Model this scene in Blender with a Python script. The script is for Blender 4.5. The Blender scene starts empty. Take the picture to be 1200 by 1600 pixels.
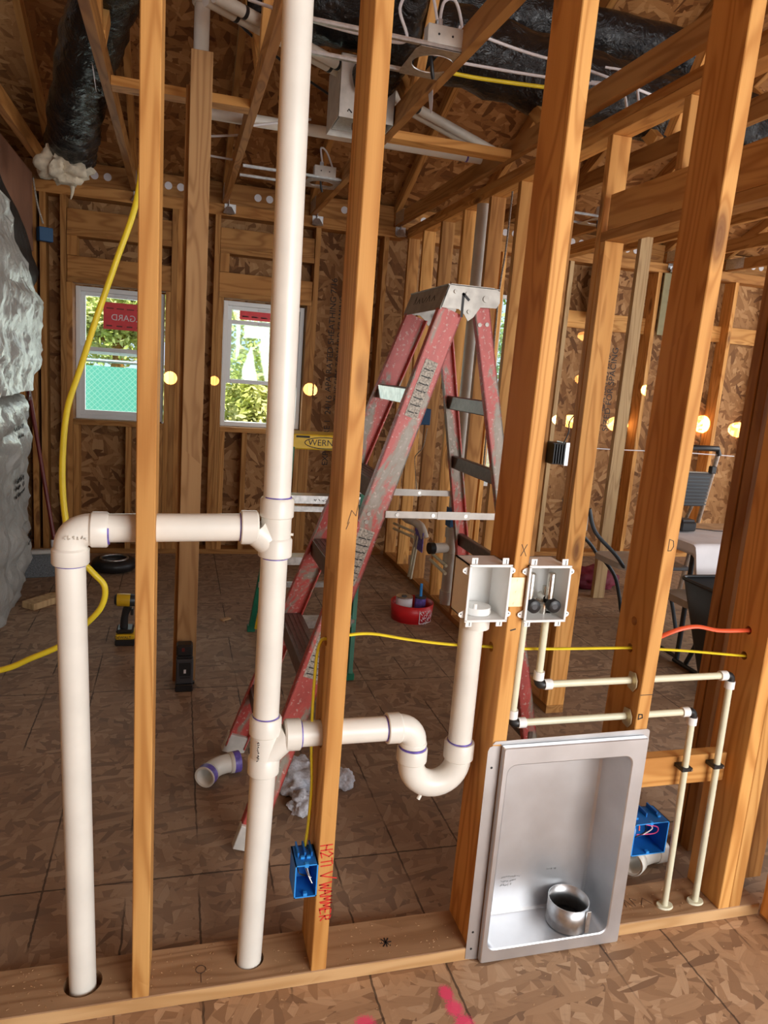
import bpy, bmesh, math, random
from mathutils import Vector, Matrix, noise
random.seed(7)
C = bpy.context.scene
COL = C.collection
PI = math.pi
V = Vector

# ------------------------------------------------------------------ camera
cd = bpy.data.cameras.new('camera'); cam = bpy.data.objects.new('camera', cd); COL.objects.link(cam)
cd.sensor_fit = 'HORIZONTAL'; cd.sensor_width = 36.0; cd.lens = 34.23
cd.clip_start = 0.02; cd.clip_end = 200
R = ((0.961142, 0.021939, 0.275181), (-0.265373, -0.20117, 0.942925), (0.076045, -0.979311, -0.187531))
m = Matrix(((R[0][0], -R[0][1], -R[0][2], 0), (R[1][0], -R[1][1], -R[1][2], 0), (R[2][0], -R[2][1], -R[2][2], 1.5), (0, 0, 0, 1)))
cam.matrix_world = m
C.camera = cam
# ------------------------------------------------------------------ world, lights, exposure
C.view_settings.view_transform = 'Standard'; C.view_settings.look = 'None'
C.view_settings.gamma = 1.0; C.view_settings.use_curve_mapping = False
C.view_settings.exposure = 0.0
W = bpy.data.worlds.new('sky'); C.world = W; W.use_nodes = True
wn = W.node_tree.nodes; wl = W.node_tree.links
wn['Background'].inputs[0].default_value = (0.72, 0.86, 1.0, 1); wn['Background'].inputs[1].default_value = 1.3
def area(name, loc, look, sx, sy, power, col=(1, 1, 1)):
    l = bpy.data.lights.new(name, 'AREA'); l.shape = 'RECTANGLE'; l.size = sx; l.size_y = sy; l.energy = power; l.color = col
    o = bpy.data.objects.new(name, l); COL.objects.link(o); o.location = loc
    o.rotation_euler = (V(look) - V(loc)).to_track_quat('-Z', 'Y').to_euler(); return o
area('daylight_opening_behind', (2.5, -2.6, 1.7), (1.1, 2.2, 1.1), 3.0, 2.4, 235, (1.0, 0.975, 0.94))
area('daylight_opening_right', (6.6, 2.6, 1.6), (3.2, 4.3, 1.4), 2.4, 2.2, 85, (1.0, 0.95, 0.88))
area('daylight_window_glow', (-0.1, 6.15, 1.45), (0.1, 3.0, 0.6), 1.6, 0.9, 22, (0.95, 1.0, 0.97))
sl = bpy.data.lights.new('sun', 'SUN'); sl.energy = 7.0; sl.angle = 0.01; sl.color = (1, 0.93, 0.8)
so = bpy.data.objects.new('sun', sl); COL.objects.link(so); so.rotation_euler = V((-0.35, 0.55, -0.8)).to_track_quat('-Z', 'Y').to_euler()

# ------------------------------------------------------------------ materials
def newmat(name):
    m = bpy.data.materials.new(name); m.use_nodes = True
    nt = m.node_tree; return m, nt, nt.nodes['Principled BSDF']
def N(nt, t, **kw):
    n = nt.nodes.new(t)
    for k, v in kw.items(): setattr(n, k, v)
    return n
def ramp(nt, fac, stops, interp='LINEAR'):
    r = N(nt, 'ShaderNodeValToRGB'); r.color_ramp.interpolation = interp
    e = r.color_ramp.elements
    while len(e) < len(stops): e.new(0.5)
    for i, (p, c) in enumerate(stops):
        e[i].position = p; e[i].color = (*c, 1) if len(c) == 3 else c
    nt.links.new(fac, r.inputs[0]); return r.outputs[0]
def mixc(nt, f, a, b, mode='MIX'):
    n = N(nt, 'ShaderNodeMix', data_type='RGBA', blend_type=mode)
    for s, v in ((0, f), (6, a), (7, b)):
        if isinstance(v, (int, float)): n.inputs[s].default_value = v
        elif isinstance(v, tuple): n.inputs[s].default_value = (*v, 1) if len(v) == 3 else v
        else: nt.links.new(v, n.inputs[s])
    return n.outputs[2]
def mth(nt, op, a, b=None, c=None):
    n = N(nt, 'ShaderNodeMath', operation=op)
    for i, v in enumerate((a, b, c)):
        if v is None: continue
        if isinstance(v, (int, float)): n.inputs[i].default_value = v
        else: nt.links.new(v, n.inputs[i])
    return n.outputs[0]
def bump(nt, b, h, dist=0.001, st=0.5):
    n = N(nt, 'ShaderNodeBump'); n.inputs['Distance'].default_value = dist; n.inputs['Strength'].default_value = st
    nt.links.new(h, n.inputs['Height']); nt.links.new(n.outputs[0], b.inputs['Normal'])
def noise_(nt, vec, sc, det=3, rough=.5, dist=0.0):
    n = N(nt, 'ShaderNodeTexNoise'); n.inputs['Scale'].default_value = sc; n.inputs['Detail'].default_value = det
    n.inputs['Roughness'].default_value = rough; n.inputs['Distortion'].default_value = dist
    if vec is not None: nt.links.new(vec, n.inputs['Vector'])
    return n.outputs[0]
def mapping(nt, vec, rot=(0, 0, 0), sc=(1, 1, 1), loc=(0, 0, 0)):
    n = N(nt, 'ShaderNodeMapping'); n.inputs['Rotation'].default_value = rot; n.inputs['Scale'].default_value = sc; n.inputs['Location'].default_value = loc
    nt.links.new(vec, n.inputs[0]); return n.outputs[0]
def rotscale(nt, v, a, sc, loc=(0, 0, 0)):
    return mapping(nt, mapping(nt, v, (0, 0, a)), (0, 0, 0), sc, loc)
def plain(name, col, rough=0.5, metal=0.0, vary=0.0, vsc=20, bmp=0.0, bsc=200, **kw):
    m, nt, b = newmat(name)
    b.inputs['Base Color'].default_value = (*col, 1); b.inputs['Roughness'].default_value = rough; b.inputs['Metallic'].default_value = metal
    for k, v in kw.items():
        b.inputs[k.replace('_', ' ')].default_value = v
    tc = N(nt, 'ShaderNodeTexCoord').outputs['Object']
    n = noise_(nt, tc, vsc, 4)
    c = ramp(nt, n, [(0.35, tuple(x * (1 - vary) for x in col)), (0.65, tuple(min(1, x * (1 + vary)) for x in col))])
    nt.links.new(c, b.inputs['Base Color'])
    if bmp: bump(nt, b, noise_(nt, tc, bsc, 3), 0.002, bmp)
    return m
AX = {'z': (0, 0, 0), 'x': (0, PI / 2, 0), 'y': (PI / 2, 0, 0)}
def wood(name, axis='z', pal=((0.56, 0.29, 0.105), (0.68, 0.385, 0.16), (0.36, 0.155, 0.045)), knots=1.0, contrast=1.0):
    m, nt, b = newmat(name)
    tc = N(nt, 'ShaderNodeTexCoord').outputs['Object']
    oi = N(nt, 'ShaderNodeObjectInfo').outputs['Random']
    v = mapping(nt, tc, AX[axis])
    off = N(nt, 'ShaderNodeCombineXYZ')
    for i, k in enumerate((13.7, 7.3, 29.1)): nt.links.new(mth(nt, 'MULTIPLY', oi, k), off.inputs[i])
    va = N(nt, 'ShaderNodeVectorMath', operation='ADD'); nt.links.new(v, va.inputs[0]); nt.links.new(off.outputs[0], va.inputs[1]); v = va.outputs[0]
    # knots
    kv = mapping(nt, v, sc=(7, 7, 2.2))
    vo = N(nt, 'ShaderNodeTexVoronoi', feature='F1'); vo.inputs['Scale'].default_value = 1.0; nt.links.new(kv, vo.inputs['Vector'])
    kd = vo.outputs['Distance']; kr = N(nt, 'ShaderNodeSeparateColor'); nt.links.new(vo.outputs['Color'], kr.inputs[0])
    on = mth(nt, 'LESS_THAN', kr.outputs[0], 0.6 * knots)
    sw = mth(nt, 'MULTIPLY', on, mth(nt, 'POWER', 2.718, mth(nt, 'MULTIPLY', kd, -6.0)))
    s = mapping(nt, v, sc=(9, 9, 0.9))
    n1 = noise_(nt, s, 1.0, 2, .45, 0.3)
    ph = mth(nt, 'ADD', mth(nt, 'MULTIPLY', n1, 55.0), mth(nt, 'MULTIPLY', sw, 26.0))
    sn = mth(nt, 'MULTIPLY_ADD', mth(nt, 'SINE', ph), 0.5, 0.5)
    sn = mth(nt, 'POWER', sn, 2.2)
    fine = noise_(nt, mapping(nt, v, sc=(260, 260, 7)), 1.0, 2)
    broad = noise_(nt, mapping(nt, v, sc=(7, 7, .8)), 1.0, 2)
    tone = ramp(nt, broad, [(0.3, pal[0]), (0.7, pal[1])])
    c = mixc(nt, mth(nt, 'MULTIPLY', sn, 0.62 * contrast), tone, pal[2])
    c = mixc(nt, mth(nt, 'MULTIPLY', fine, 0.22), c, pal[2])
    hv = mth(nt, 'MULTIPLY_ADD', oi, 0.34, 0.83)
    hs = N(nt, 'ShaderNodeHueSaturation'); nt.links.new(hv, hs.inputs['Value']); nt.links.new(c, hs.inputs['Color']); c = hs.outputs[0]
    km = mth(nt, 'MULTIPLY', on, ramp(nt, kd, [(0.07, (1, 1, 1)), (0.19, (0, 0, 0))]))
    c = mixc(nt, mth(nt, 'MULTIPLY', km, 0.8), c, (0.13, 0.045, 0.015))
    nt.links.new(c, b.inputs['Base Color']); b.inputs['Roughness'].default_value = 0.62; b.inputs['Specular IOR Level'].default_value = 0.25
    bump(nt, b, fine, 0.0006, 0.35)
    return m
def osb(name, plane='xy', rot=0.0, dim=1.0, tint=(1, 1, 1), sc=1.0, darks=1.0, floor=False):
    m, nt, b = newmat(name)
    tc = N(nt, 'ShaderNodeTexCoord').outputs['Object']
    r = {'xy': (0, 0, 0), 'xz': (-PI / 2, 0, 0), 'yz': (0, PI / 2, 0)}[plane]
    v0 = mapping(nt, tc, r)
    nz = N(nt, 'ShaderNodeTexNoise'); nz.inputs['Scale'].default_value = 9; nt.links.new(v0, nz.inputs['Vector'])
    dv = N(nt, 'ShaderNodeVectorMath', operation='MULTIPLY_ADD'); nt.links.new(nz.outputs['Color'], dv.inputs[0]); dv.inputs[1].default_value = (.012, .012, 0); nt.links.new(v0, dv.inputs[2]); v = dv.outputs[0]
    def T(c): return tuple(x * dim * t for x, t in zip(c, tint))
    pal = [(0.0, T((0.15, 0.075, 0.03))), (0.25, T((0.30, 0.17, 0.075))), (0.5, T((0.42, 0.26, 0.13))), (0.75, T((0.52, 0.34, 0.18))), (1.0, T((0.62, 0.44, 0.26)))]
    c = None; H = None
    layers = [(0.1, 10, 34), (0.9, 10, 38), (-0.75, 12, 36), (0.35, 9, 44), (-1.2, 12, 50), (1.35, 13, 44), (-0.25, 10, 46)]
    for i, (a, sx, sy) in enumerate(layers):
        mp = rotscale(nt, v, a + rot, (sx * sc, sy * sc, 0), (i * 3.1, i * 1.7, 0))
        vo = N(nt, 'ShaderNodeTexVoronoi', voronoi_dimensions='2D', feature='F1'); vo.inputs['Scale'].default_value = 1.0; nt.links.new(mp, vo.inputs['Vector'])
        sp = N(nt, 'ShaderNodeSeparateColor'); nt.links.new(vo.outputs['Color'], sp.inputs[0])
        cc = ramp(nt, sp.outputs[0], pal)
        g = noise_(nt, rotscale(nt, v, a + rot, (10, 260, 0), (i, 0, 0)), 1.0, 2)
        cc = mixc(nt, mth(nt, 'MULTIPLY', g, 0.35), cc, T((0.18, 0.09, 0.04)))
        if c is None: c = cc; H = sp.outputs[0]
        else:
            mk = mth(nt, 'GREATER_THAN', sp.outputs[1], 0.58 + .02 * i)
            mk = mth(nt, 'MULTIPLY', mk, mth(nt, 'LESS_THAN', vo.outputs['Distance'], 0.62))
            c = mixc(nt, mk, c, cc)
            hm = N(nt, 'ShaderNodeMix', data_type='FLOAT'); nt.links.new(mk, hm.inputs[0]); nt.links.new(H, hm.inputs[2]); nt.links.new(mth(nt, 'ADD', sp.outputs[0], 0.1 * i), hm.inputs[3]); H = hm.outputs[0]
    # dark gaps between flakes
    gp = noise_(nt, rotscale(nt, v, rot + .2, (16, 70, 0)), 1.0, 2, .5)
    c = mixc(nt, mth(nt, 'MULTIPLY', ramp(nt, gp, [(0.60, (0, 0, 0)), (0.72, (1, 1, 1))]), 0.42 * darks), c, T((0.09, 0.035, 0.012)))
    if floor:
        sx = N(nt, 'ShaderNodeSeparateXYZ'); nt.links.new(tc, sx.inputs[0])
        X, Y = sx.outputs[0], sx.outputs[1]
        # walked-on dirt
        dn = noise_(nt, tc, 1.6, 5, .6)
        # the boards beyond the framed wall are trodden grey-brown, those in front are cleaner
        trod = ramp(nt, mth(nt, 'ADD', Y, mth(nt, 'MULTIPLY', dn, .12)), [(0.0, (0, 0, 0)), (1.0, (1, 1, 1))])
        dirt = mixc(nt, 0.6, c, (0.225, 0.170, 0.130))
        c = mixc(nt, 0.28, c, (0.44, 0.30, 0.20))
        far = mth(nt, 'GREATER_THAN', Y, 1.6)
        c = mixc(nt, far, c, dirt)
        c = mixc(nt, ramp(nt, dn, [(0.45, (0, 0, 0)), (0.75, (.35, .35, .35))]), c, (0.17, 0.115, 0.08))
        wob = mth(nt, 'MULTIPLY_ADD', noise_(nt, tc, 30, 2), 0.008, -0.004)
        def line(src, pos, w):
            d = mth(nt, 'ABSOLUTE', mth(nt, 'SUBTRACT', mth(nt, 'ADD', src, wob), pos))
            return mth(nt, 'LESS_THAN', d, w)
        tot = None
        for p in (-0.94, -0.74, -0.53, -0.334, -0.11, 0.09, 0.30, 0.50, 0.707, 0.92, 1.15, 1.36, 1.58, 2.4, 2.8, 3.2, 3.6, 4.0):
            l = line(X, p, 0.0028); tot = l if tot is None else mth(nt, 'MAXIMUM', tot, l)
        pat = ramp(nt, noise_(nt, tc, 2.7, 2), [(0.42, (0, 0, 0)), (0.5, (1, 1, 1))])
        tot = mth(nt, 'MULTIPLY', tot, pat)
        for p in (0.75, 1.972, 3.262, 4.48): tot = mth(nt, 'MAXIMUM', tot, line(Y, p, 0.0032))
        c = mixc(nt, mth(nt, 'MULTIPLY', tot, 0.75), c, (0.03, 0.02, 0.015))
        # sprayed pink marks
        for (px, py, rx, ry) in ((0.455, 1.385, .03, .028), (0.674, 1.43, .022, .03), (0.679, 1.385, .026, .03), (0.688, 1.34, .028, .03)):
            dx = mth(nt, 'DIVIDE', mth(nt, 'SUBTRACT', X, px), rx); dy = mth(nt, 'DIVIDE', mth(nt, 'SUBTRACT', Y, py), ry)
            d = mth(nt, 'SQRT', mth(nt, 'ADD', mth(nt, 'MULTIPLY', dx, dx), mth(nt, 'MULTIPLY', dy, dy)))
            d = mth(nt, 'ADD', d, mth(nt, 'MULTIPLY_ADD', noise_(nt, tc, 260, 2), 0.9, -0.45))
            c = mixc(nt, ramp(nt, d, [(0.55, (.85, .85, .85)), (1.1, (0, 0, 0))]), c, (0.95, 0.07, 0.20))
    nt.links.new(c, b.inputs['Base Color']); b.inputs['Roughness'].default_value = 0.68; b.inputs['Specular IOR Level'].default_value = 0.25
    bump(nt, b, H, 0.0015, 0.5)
    return m
M = {}
OR = ((0.62, 0.300, 0.080), (0.76, 0.415, 0.135), (0.40, 0.150, 0.028))
for a in 'xyz':
    M['w' + a] = wood('fir_lumber_' + a, a, OR)
BK = ((0.40, 0.180, 0.048), (0.52, 0.260, 0.080), (0.24, 0.088, 0.018))  # darker tones of the fir palette
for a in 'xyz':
    M['b' + a] = wood('dark_lumber_' + a, a, BK)
M['pz'] = wood('pale_lumber', 'z', ((0.50, 0.34, 0.17), (0.60, 0.42, 0.22), (0.34, 0.20, 0.09)))
M['plate'] = wood('dusty_plate_lumber', 'x', ((0.42, 0.24, 0.125), (0.52, 0.32, 0.175), (0.27, 0.135, 0.06)))
M['floor'] = osb('osb_subfloor', 'xy', 0.1, 1.18, (1.0, 0.93, 0.93), .9, .7, True)
M['wosb'] = osb('osb_wall_sheathing', 'xz', 1.2, 0.80, (1.05, 0.86, 0.66), 0.62, .8)
M['wosbl'] = osb('osb_side_sheathing', 'yz', 1.2, 0.7, (1.05, 0.86, 0.66), 0.7)
M['edge'] = wood('clean_sawn_edge', 'x', ((0.66, 0.40, 0.18), (0.78, 0.50, 0.25), (0.48, 0.25, 0.09)), .5)
M['roof'] = osb('osb_roof_sheathing', 'xy', 0.0, 0.78, (1.1, 0.80, 0.52), 0.6, 1.1)
M['pvc'] = plain('white_pvc', (0.78, 0.75, 0.68), 0.33, vary=.05, vsc=8)
M['pvcd'] = plain('dusty_pvc', (0.60, 0.55, 0.47), 0.4, vary=.08, vsc=8)
M['purple'] = plain('purple_primer', (0.14, 0.10, 0.42), 0.4, vary=.3, vsc=60)
M['cpvc'] = plain('cream_cpvc', (0.72, 0.70, 0.52), 0.35, vary=.04)
M['white'] = plain('white_plastic', (0.82, 0.82, 0.80), 0.35, vary=.03)
M['black'] = plain('black_plastic', (0.015, 0.015, 0.016), 0.4)
M['dark'] = plain('dark_grey_plastic', (0.045, 0.045, 0.05), 0.5)
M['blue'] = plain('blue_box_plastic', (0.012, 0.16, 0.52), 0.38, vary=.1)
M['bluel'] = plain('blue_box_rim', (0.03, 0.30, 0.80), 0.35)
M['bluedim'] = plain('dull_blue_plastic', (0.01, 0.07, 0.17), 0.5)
M['yellow'] = plain('yellow_jacket', (0.83, 0.66, 0.03), 0.4, vary=.06)
M['capyel'] = plain('yellow_ladder_plastic', (0.78, 0.52, 0.02), 0.45, vary=.08)
M['redcab'] = plain('orange_red_jacket', (0.80, 0.12, 0.045), 0.4)
M['green'] = plain('green_fibreglass', (0.01, 0.17, 0.09), 0.45, vary=.12)
M['buck'] = plain('red_bucket_plastic', (0.62, 0.015, 0.02), 0.4)
M['crimson'] = plain('crimson_bag', (0.17, 0.012, 0.03), 0.7, vary=.2)
M['maroon'] = plain('dark_red_handle', (0.14, 0.015, 0.012), 0.4)
M['chrome'] = plain('brushed_nickel', (0.62, 0.58, 0.52), 0.25, 1.0)
M['galv'] = plain('galvanized_steel', (0.60, 0.61, 0.62), 0.38, 1.0, vary=.12, vsc=60)
M['zinc'] = plain('zinc_plate', (0.72, 0.62, 0.40), 0.45, .7, vary=.1, vsc=40)
M['paintw'] = plain('white_painted_steel', (0.62, 0.60, 0.56), 0.5, vary=.1)
M['grey'] = plain('grey_seat_plastic', (0.42, 0.39, 0.35), 0.5, vary=.05)
M['frame'] = plain('dark_steel_tube', (0.06, 0.07, 0.08), 0.4, .6)
M['alu'] = plain('aluminium', (0.60, 0.59, 0.57), 0.35, 1.0, vary=.15, vsc=50)
M['step'] = plain('brown_aluminium_step', (0.17, 0.13, 0.11), 0.42, .6, vary=.15, vsc=60)
M['paper'] = plain('white_paper', (0.72, 0.70, 0.72), 0.7, vary=.04, vsc=8)
M['label'] = plain('worn_label', (0.36, 0.33, 0.28), 0.6, vary=.5, vsc=160)
M['ink'] = plain('black_ink', (0.012, 0.012, 0.014), 0.6)
M['redink'] = plain('red_marker', (0.62, 0.03, 0.02), 0.6)
M['sred'] = plain('red_sticker', (0.72, 0.06, 0.07), 0.6, vary=.08)
M['vinyl'] = plain('white_vinyl_frame', (0.74, 0.76, 0.76), 0.35)
M['cloth'] = plain('grey_cloth', (0.62, 0.64, 0.70), 0.9, vary=.2, vsc=120, bmp=.6, bsc=400)
M['kraft'] = plain('kraft_board', (0.27, 0.13, 0.075), 0.8, vary=.15, vsc=3)
M['insul'] = plain('cream_insulation', (0.62, 0.55, 0.42), 0.95, vary=.2, bmp=.8, bsc=90)
M['bristle'] = plain('grey_bristles', (0.12, 0.125, 0.13), 0.9, vary=.4, vsc=200, bmp=1, bsc=500)
M['offwood'] = M['pz']
M['soil'] = plain('outdoor_soil', (0.34, 0.27, 0.16), 0.9, vary=.2, vsc=3)
M['chalk'] = plain('pencil_mark', (0.10, 0.06, 0.04), 0.8)
M['dril'] = plain('drill_yellow', (0.75, 0.47, 0.015), 0.45)
M['copper'] = plain('hot_pink_wire', (0.75, 0.08, 0.25), 0.4)
M['saw'] = plain('pale_wood_chip', (0.52, 0.32, 0.16), 0.8, vary=.15)
M['panelg'] = plain('olive_board', (0.30, 0.265, 0.14), 0.7, vary=.08)
def poly_sheet(name, col, rough, bsc, bst, sheen=0.0):
    m, nt, b = newmat(name)
    tc = N(nt, 'ShaderNodeTexCoord').outputs['Object']
    n = noise_(nt, tc, 6, 5, .6, .6); c = ramp(nt, n, [(0.3, tuple(x * .75 for x in col)), (0.7, col)])
    nt.links.new(c, b.inputs['Base Color']); b.inputs['Roughness'].default_value = rough
    n2 = noise_(nt, tc, bsc, 5, .6, 1.2); bump(nt, b, n2, 0.02, bst)
    return m
M['bag'] = poly_sheet('white_polythene', (0.44, 0.44, 0.41), 0.34, 9, .7)
M['duct'] = poly_sheet('black_duct_foil', (0.010, 0.010, 0.011), 0.22, 14, 1.0)
M['hwrap'] = poly_sheet('black_building_paper', (0.010, 0.010, 0.010), 0.6, 6, .5)
def fibre(name, col):
    m, nt, b = newmat(name)
    tc = N(nt, 'ShaderNodeTexCoord').outputs['Object']
    n = noise_(nt, mapping(nt, tc, sc=(6, 6, 3)), 1.0, 6, .7, .8)
    g = (0.27, 0.24, 0.19)
    c = ramp(nt, n, [(0.36, col), (0.49, tuple(x * 1.25 for x in col)), (0.56, g), (0.70, (0.40, 0.34, 0.30))])
    sp = noise_(nt, tc, 90, 3); c = mixc(nt, ramp(nt, sp, [(0.60, (0, 0, 0)), (0.66, (.5, .5, .5))]), c, (0.62, 0.50, 0.45))
    nt.links.new(c, b.inputs['Base Color']); b.inputs['Roughness'].default_value = .45
    bump(nt, b, sp, .0008, .4); return m
M['red'] = fibre('red_fibreglass', (0.40, 0.062, 0.052))
def steel(name):
    m, nt, b = newmat(name)
    tc = N(nt, 'ShaderNodeTexCoord').outputs['Object']
    n = noise_(nt, mapping(nt, tc, sc=(260, 4, 4)), 1.0, 3)
    n2 = noise_(nt, tc, 7, 4)
    r = N(nt, 'ShaderNodeMapRange'); r.inputs[3].default_value = .34; r.inputs[4].default_value = .5; nt.links.new(n2, r.inputs[0]); nt.links.new(r.outputs[0], b.inputs['Roughness'])
    b.inputs['Metallic'].default_value = .9
    c = ramp(nt, n2, [(0.3, (0.62, 0.635, 0.66)), (0.7, (0.74, 0.755, 0.78))]); nt.links.new(c, b.inputs['Base Color'])
    bump(nt, b, n, .0003, .15); return m
M['steel'] = steel('brushed_box_steel')
def glassm(name, tint=(0.93, 0.98, 0.97)):
    m, nt, b = newmat(name); nt.nodes.remove(b)
    out = nt.nodes['Material Output']; t = N(nt, 'ShaderNodeBsdfTransparent'); t.inputs[0].default_value = (*tint, 1)
    g = N(nt, 'ShaderNodeBsdfGlossy'); g.inputs['Roughness'].default_value = .03
    fr = N(nt, 'ShaderNodeFresnel'); fr.inputs[0].default_value = 1.45
    mx = N(nt, 'ShaderNodeMixShader'); nt.links.new(fr.outputs[0], mx.inputs[0]); nt.links.new(t.outputs[0], mx.inputs[1]); nt.links.new(g.outputs[0], mx.inputs[2])
    nt.links.new(mx.outputs[0], out.inputs[0]); return m
M['glass'] = glassm('window_glass')
def leafm(name, a, b_):
    m, nt, b = newmat(name)
    oi = N(nt, 'ShaderNodeTexCoord').outputs['Object']
    c = ramp(nt, noise_(nt, oi, 5, 4), [(0.35, a), (0.65, b_)]); nt.links.new(c, b.inputs['Base Color'])
    b.inputs['Roughness'].default_value = .6; b.inputs['Transmission Weight'].default_value = 0.0
    return m
M['leaf'] = leafm('yellow_green_leaves', (0.50, 0.58, 0.12), (0.85, 0.84, 0.38))
M['leafd'] = leafm('green_leaves', (0.25, 0.45, 0.10), (0.60, 0.72, 0.28))
def screenm():
    m, nt, b = newmat('green_privacy_mesh')
    tc = N(nt, 'ShaderNodeTexCoord').outputs['Object']
    v = mapping(nt, tc, (PI / 2, 0, 0)); v = mapping(nt, v, (0, 0, PI / 4)); v = mapping(nt, v, (0, 0, 0), (22, 22, 22))
    s = N(nt, 'ShaderNodeSeparateXYZ'); nt.links.new(v, s.inputs[0])
    a = mth(nt, 'FRACT', s.outputs[0]); bb = mth(nt, 'FRACT', s.outputs[1])
    l = mth(nt, 'MAXIMUM', mth(nt, 'LESS_THAN', a, .14), mth(nt, 'LESS_THAN', bb, .14))
    c = mixc(nt, mth(nt, 'MULTIPLY', l, .5), (0.10, 0.42, 0.33), (0.40, 0.66, 0.56))
    nt.links.new(c, b.inputs['Base Color']); b.inputs['Roughness'].default_value = .7; return m
M['screen'] = screenm()

# ------------------------------------------------------------------ builders
def link(name, me, mat, parent=None, smooth=False):
    o = bpy.data.objects.new(name, me); COL.objects.link(o)
    if mat is not None:
        me.materials.clear(); me.materials.append(M[mat] if isinstance(mat, str) else mat)
    if parent is not None: o.parent = parent
    if smooth:
        for p in me.polygons: p.use_smooth = True
    return o
def finish(name, bm, mat, parent=None, smooth=False, ang=0.6):
    bmesh.ops.recalc_face_normals(bm, faces=bm.faces)
    me = bpy.data.meshes.new(name); bm.to_mesh(me); bm.free()
    o = link(name, me, mat, parent)
    if smooth:
        for p in me.polygons: p.use_smooth = True
        try: me.set_sharp_from_angle(angle=ang)
        except Exception: pass
    return o
def tag(o, label=None, cat=None, group=None, kind=None):
    if label: o['label'] = label
    if cat: o['category'] = cat
    if group: o['group'] = group
    if kind: o['kind'] = kind
    return o
def thing(name, label, cat, loc=(0, 0, 0), group=None):
    o = bpy.data.objects.new(name, None); COL.objects.link(o); o.location = loc; o.empty_display_size = .05
    return tag(o, label, cat, group)
def basis_chain(p):
    mm = Matrix.Identity(4)
    while p is not None: mm = p.matrix_basis @ mm; p = p.parent
    return mm
def under(o, parent):
    """parent an object while it keeps its place in the world"""
    w = o.matrix_basis.copy(); o.parent = parent; o.matrix_basis = basis_chain(parent).inverted() @ w
    return o
def bbox(bm, x0, x1, y0, y1, z0, z1, bev=0.0):
    r = bmesh.ops.create_cube(bm, size=1.0)
    for v in r['verts']:
        v.co = V(((x0 + x1) / 2 + v.co.x * (x1 - x0), (y0 + y1) / 2 + v.co.y * (y1 - y0), (z0 + z1) / 2 + v.co.z * (z1 - z0)))
    if bev:
        es = list({e for v in r['verts'] for e in v.link_edges})
        bmesh.ops.bevel(bm, geom=es, offset=bev, segments=1, affect='EDGES')
    return r['verts']
def box(name, x0, x1, y0, y1, z0, z1, mat, parent=None, bev=0.0015, rz=0.0):
    cx, cy = (x0 + x1) / 2, (y0 + y1) / 2
    bm = bmesh.new(); bbox(bm, x0 - cx, x1 - cx, y0 - cy, y1 - cy, 0, z1 - z0, bev)
    o = finish(name, bm, mat); o.location = (cx, cy, z0); o.rotation_euler.z = rz
    if parent is not None: under(o, parent)
    return o
def bar(name, a, b, w, d, mat, parent=None, up=(0, 0, 1), bev=0.001):
    """rectangular bar from a to b; w across, d along 'up'; local Z is the long axis"""
    a, b = V(a), V(b); L = (b - a).length; z = (b - a).normalized()
    x = V(up).cross(z)
    if x.length < 1e-4: x = V((1, 0, 0))
    x.normalize(); y = z.cross(x)
    bm = bmesh.new(); bbox(bm, -w / 2, w / 2, -d / 2, d / 2, 0, L, bev)
    o = finish(name, bm, mat); o.matrix_world = Matrix((( x.x, y.x, z.x, a.x), (x.y, y.y, z.y, a.y), (x.z, y.z, z.z, a.z), (0, 0, 0, 1)))
    if parent is not None:
        loc = V(o.location); under(o, parent)
    return o
def smoothpath(pts, n=8):
    pts = [V(p) for p in pts]; out = []
    for i in range(len(pts) - 1):
        p0 = pts[max(0, i - 1)]; p1 = pts[i]; p2 = pts[i + 1]; p3 = pts[min(len(pts) - 1, i + 2)]
        for k in range(n):
            t = k / n
            out.append(0.5 * ((2 * p1) + (-p0 + p2) * t + (2 * p0 - 5 * p1 + 4 * p2 - p3) * t * t + (-p0 + 3 * p1 - 3 * p2 + p3) * t ** 3))
    out.append(pts[-1]); return out
def sweep(bm, pts, r, seg=16, cap=True, sq=1.0):
    pts = [V(p) for p in pts]; n = len(pts)
    rr = r if isinstance(r, (list, tuple)) else [r] * n
    t0 = (pts[1] - pts[0]).normalized(); ref = V((0, 0, 1)) if abs(t0.z) < .9 else V((1, 0, 0))
    u = t0.cross(ref).normalized(); rings = []
    for i, p in enumerate(pts):
        t = (pts[min(i + 1, n - 1)] - pts[max(i - 1, 0)])
        if t.length < 1e-9: t = t0
        t.normalize(); u = (u - t * u.dot(t)).normalized(); w = t.cross(u)
        rings.append([bm.verts.new(p + (u * math.cos(2 * PI * k / seg) + w * math.sin(2 * PI * k / seg) * sq) * rr[i]) for k in range(seg)])
    for a, b in zip(rings, rings[1:]):
        for k in range(seg): bm.faces.new((a[k], a[(k + 1) % seg], b[(k + 1) % seg], b[k]))
    if cap:
        bm.faces.new(rings[0][::-1]); bm.faces.new(rings[-1])
    return rings
def tube(name, pts, r, mat, parent=None, seg=16, n=0, cap=True, sq=1.0):
    if n:
        k0 = len(pts); pts = smoothpath(pts, n)
        if isinstance(r, (list, tuple)): r = [r[min(i // n, k0 - 1)] + (r[min(i // n + 1, k0 - 1)] - r[min(i // n, k0 - 1)]) * (i % n) / n for i in range(len(pts))]
    o0 = V(pts[0]); bm = bmesh.new(); sweep(bm, [V(p) - o0 for p in pts], r, seg, cap, sq)
    o = finish(name, bm, mat, None, True, 0.9); o.location = o0
    if parent is not None: under(o, parent)
    return o
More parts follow.
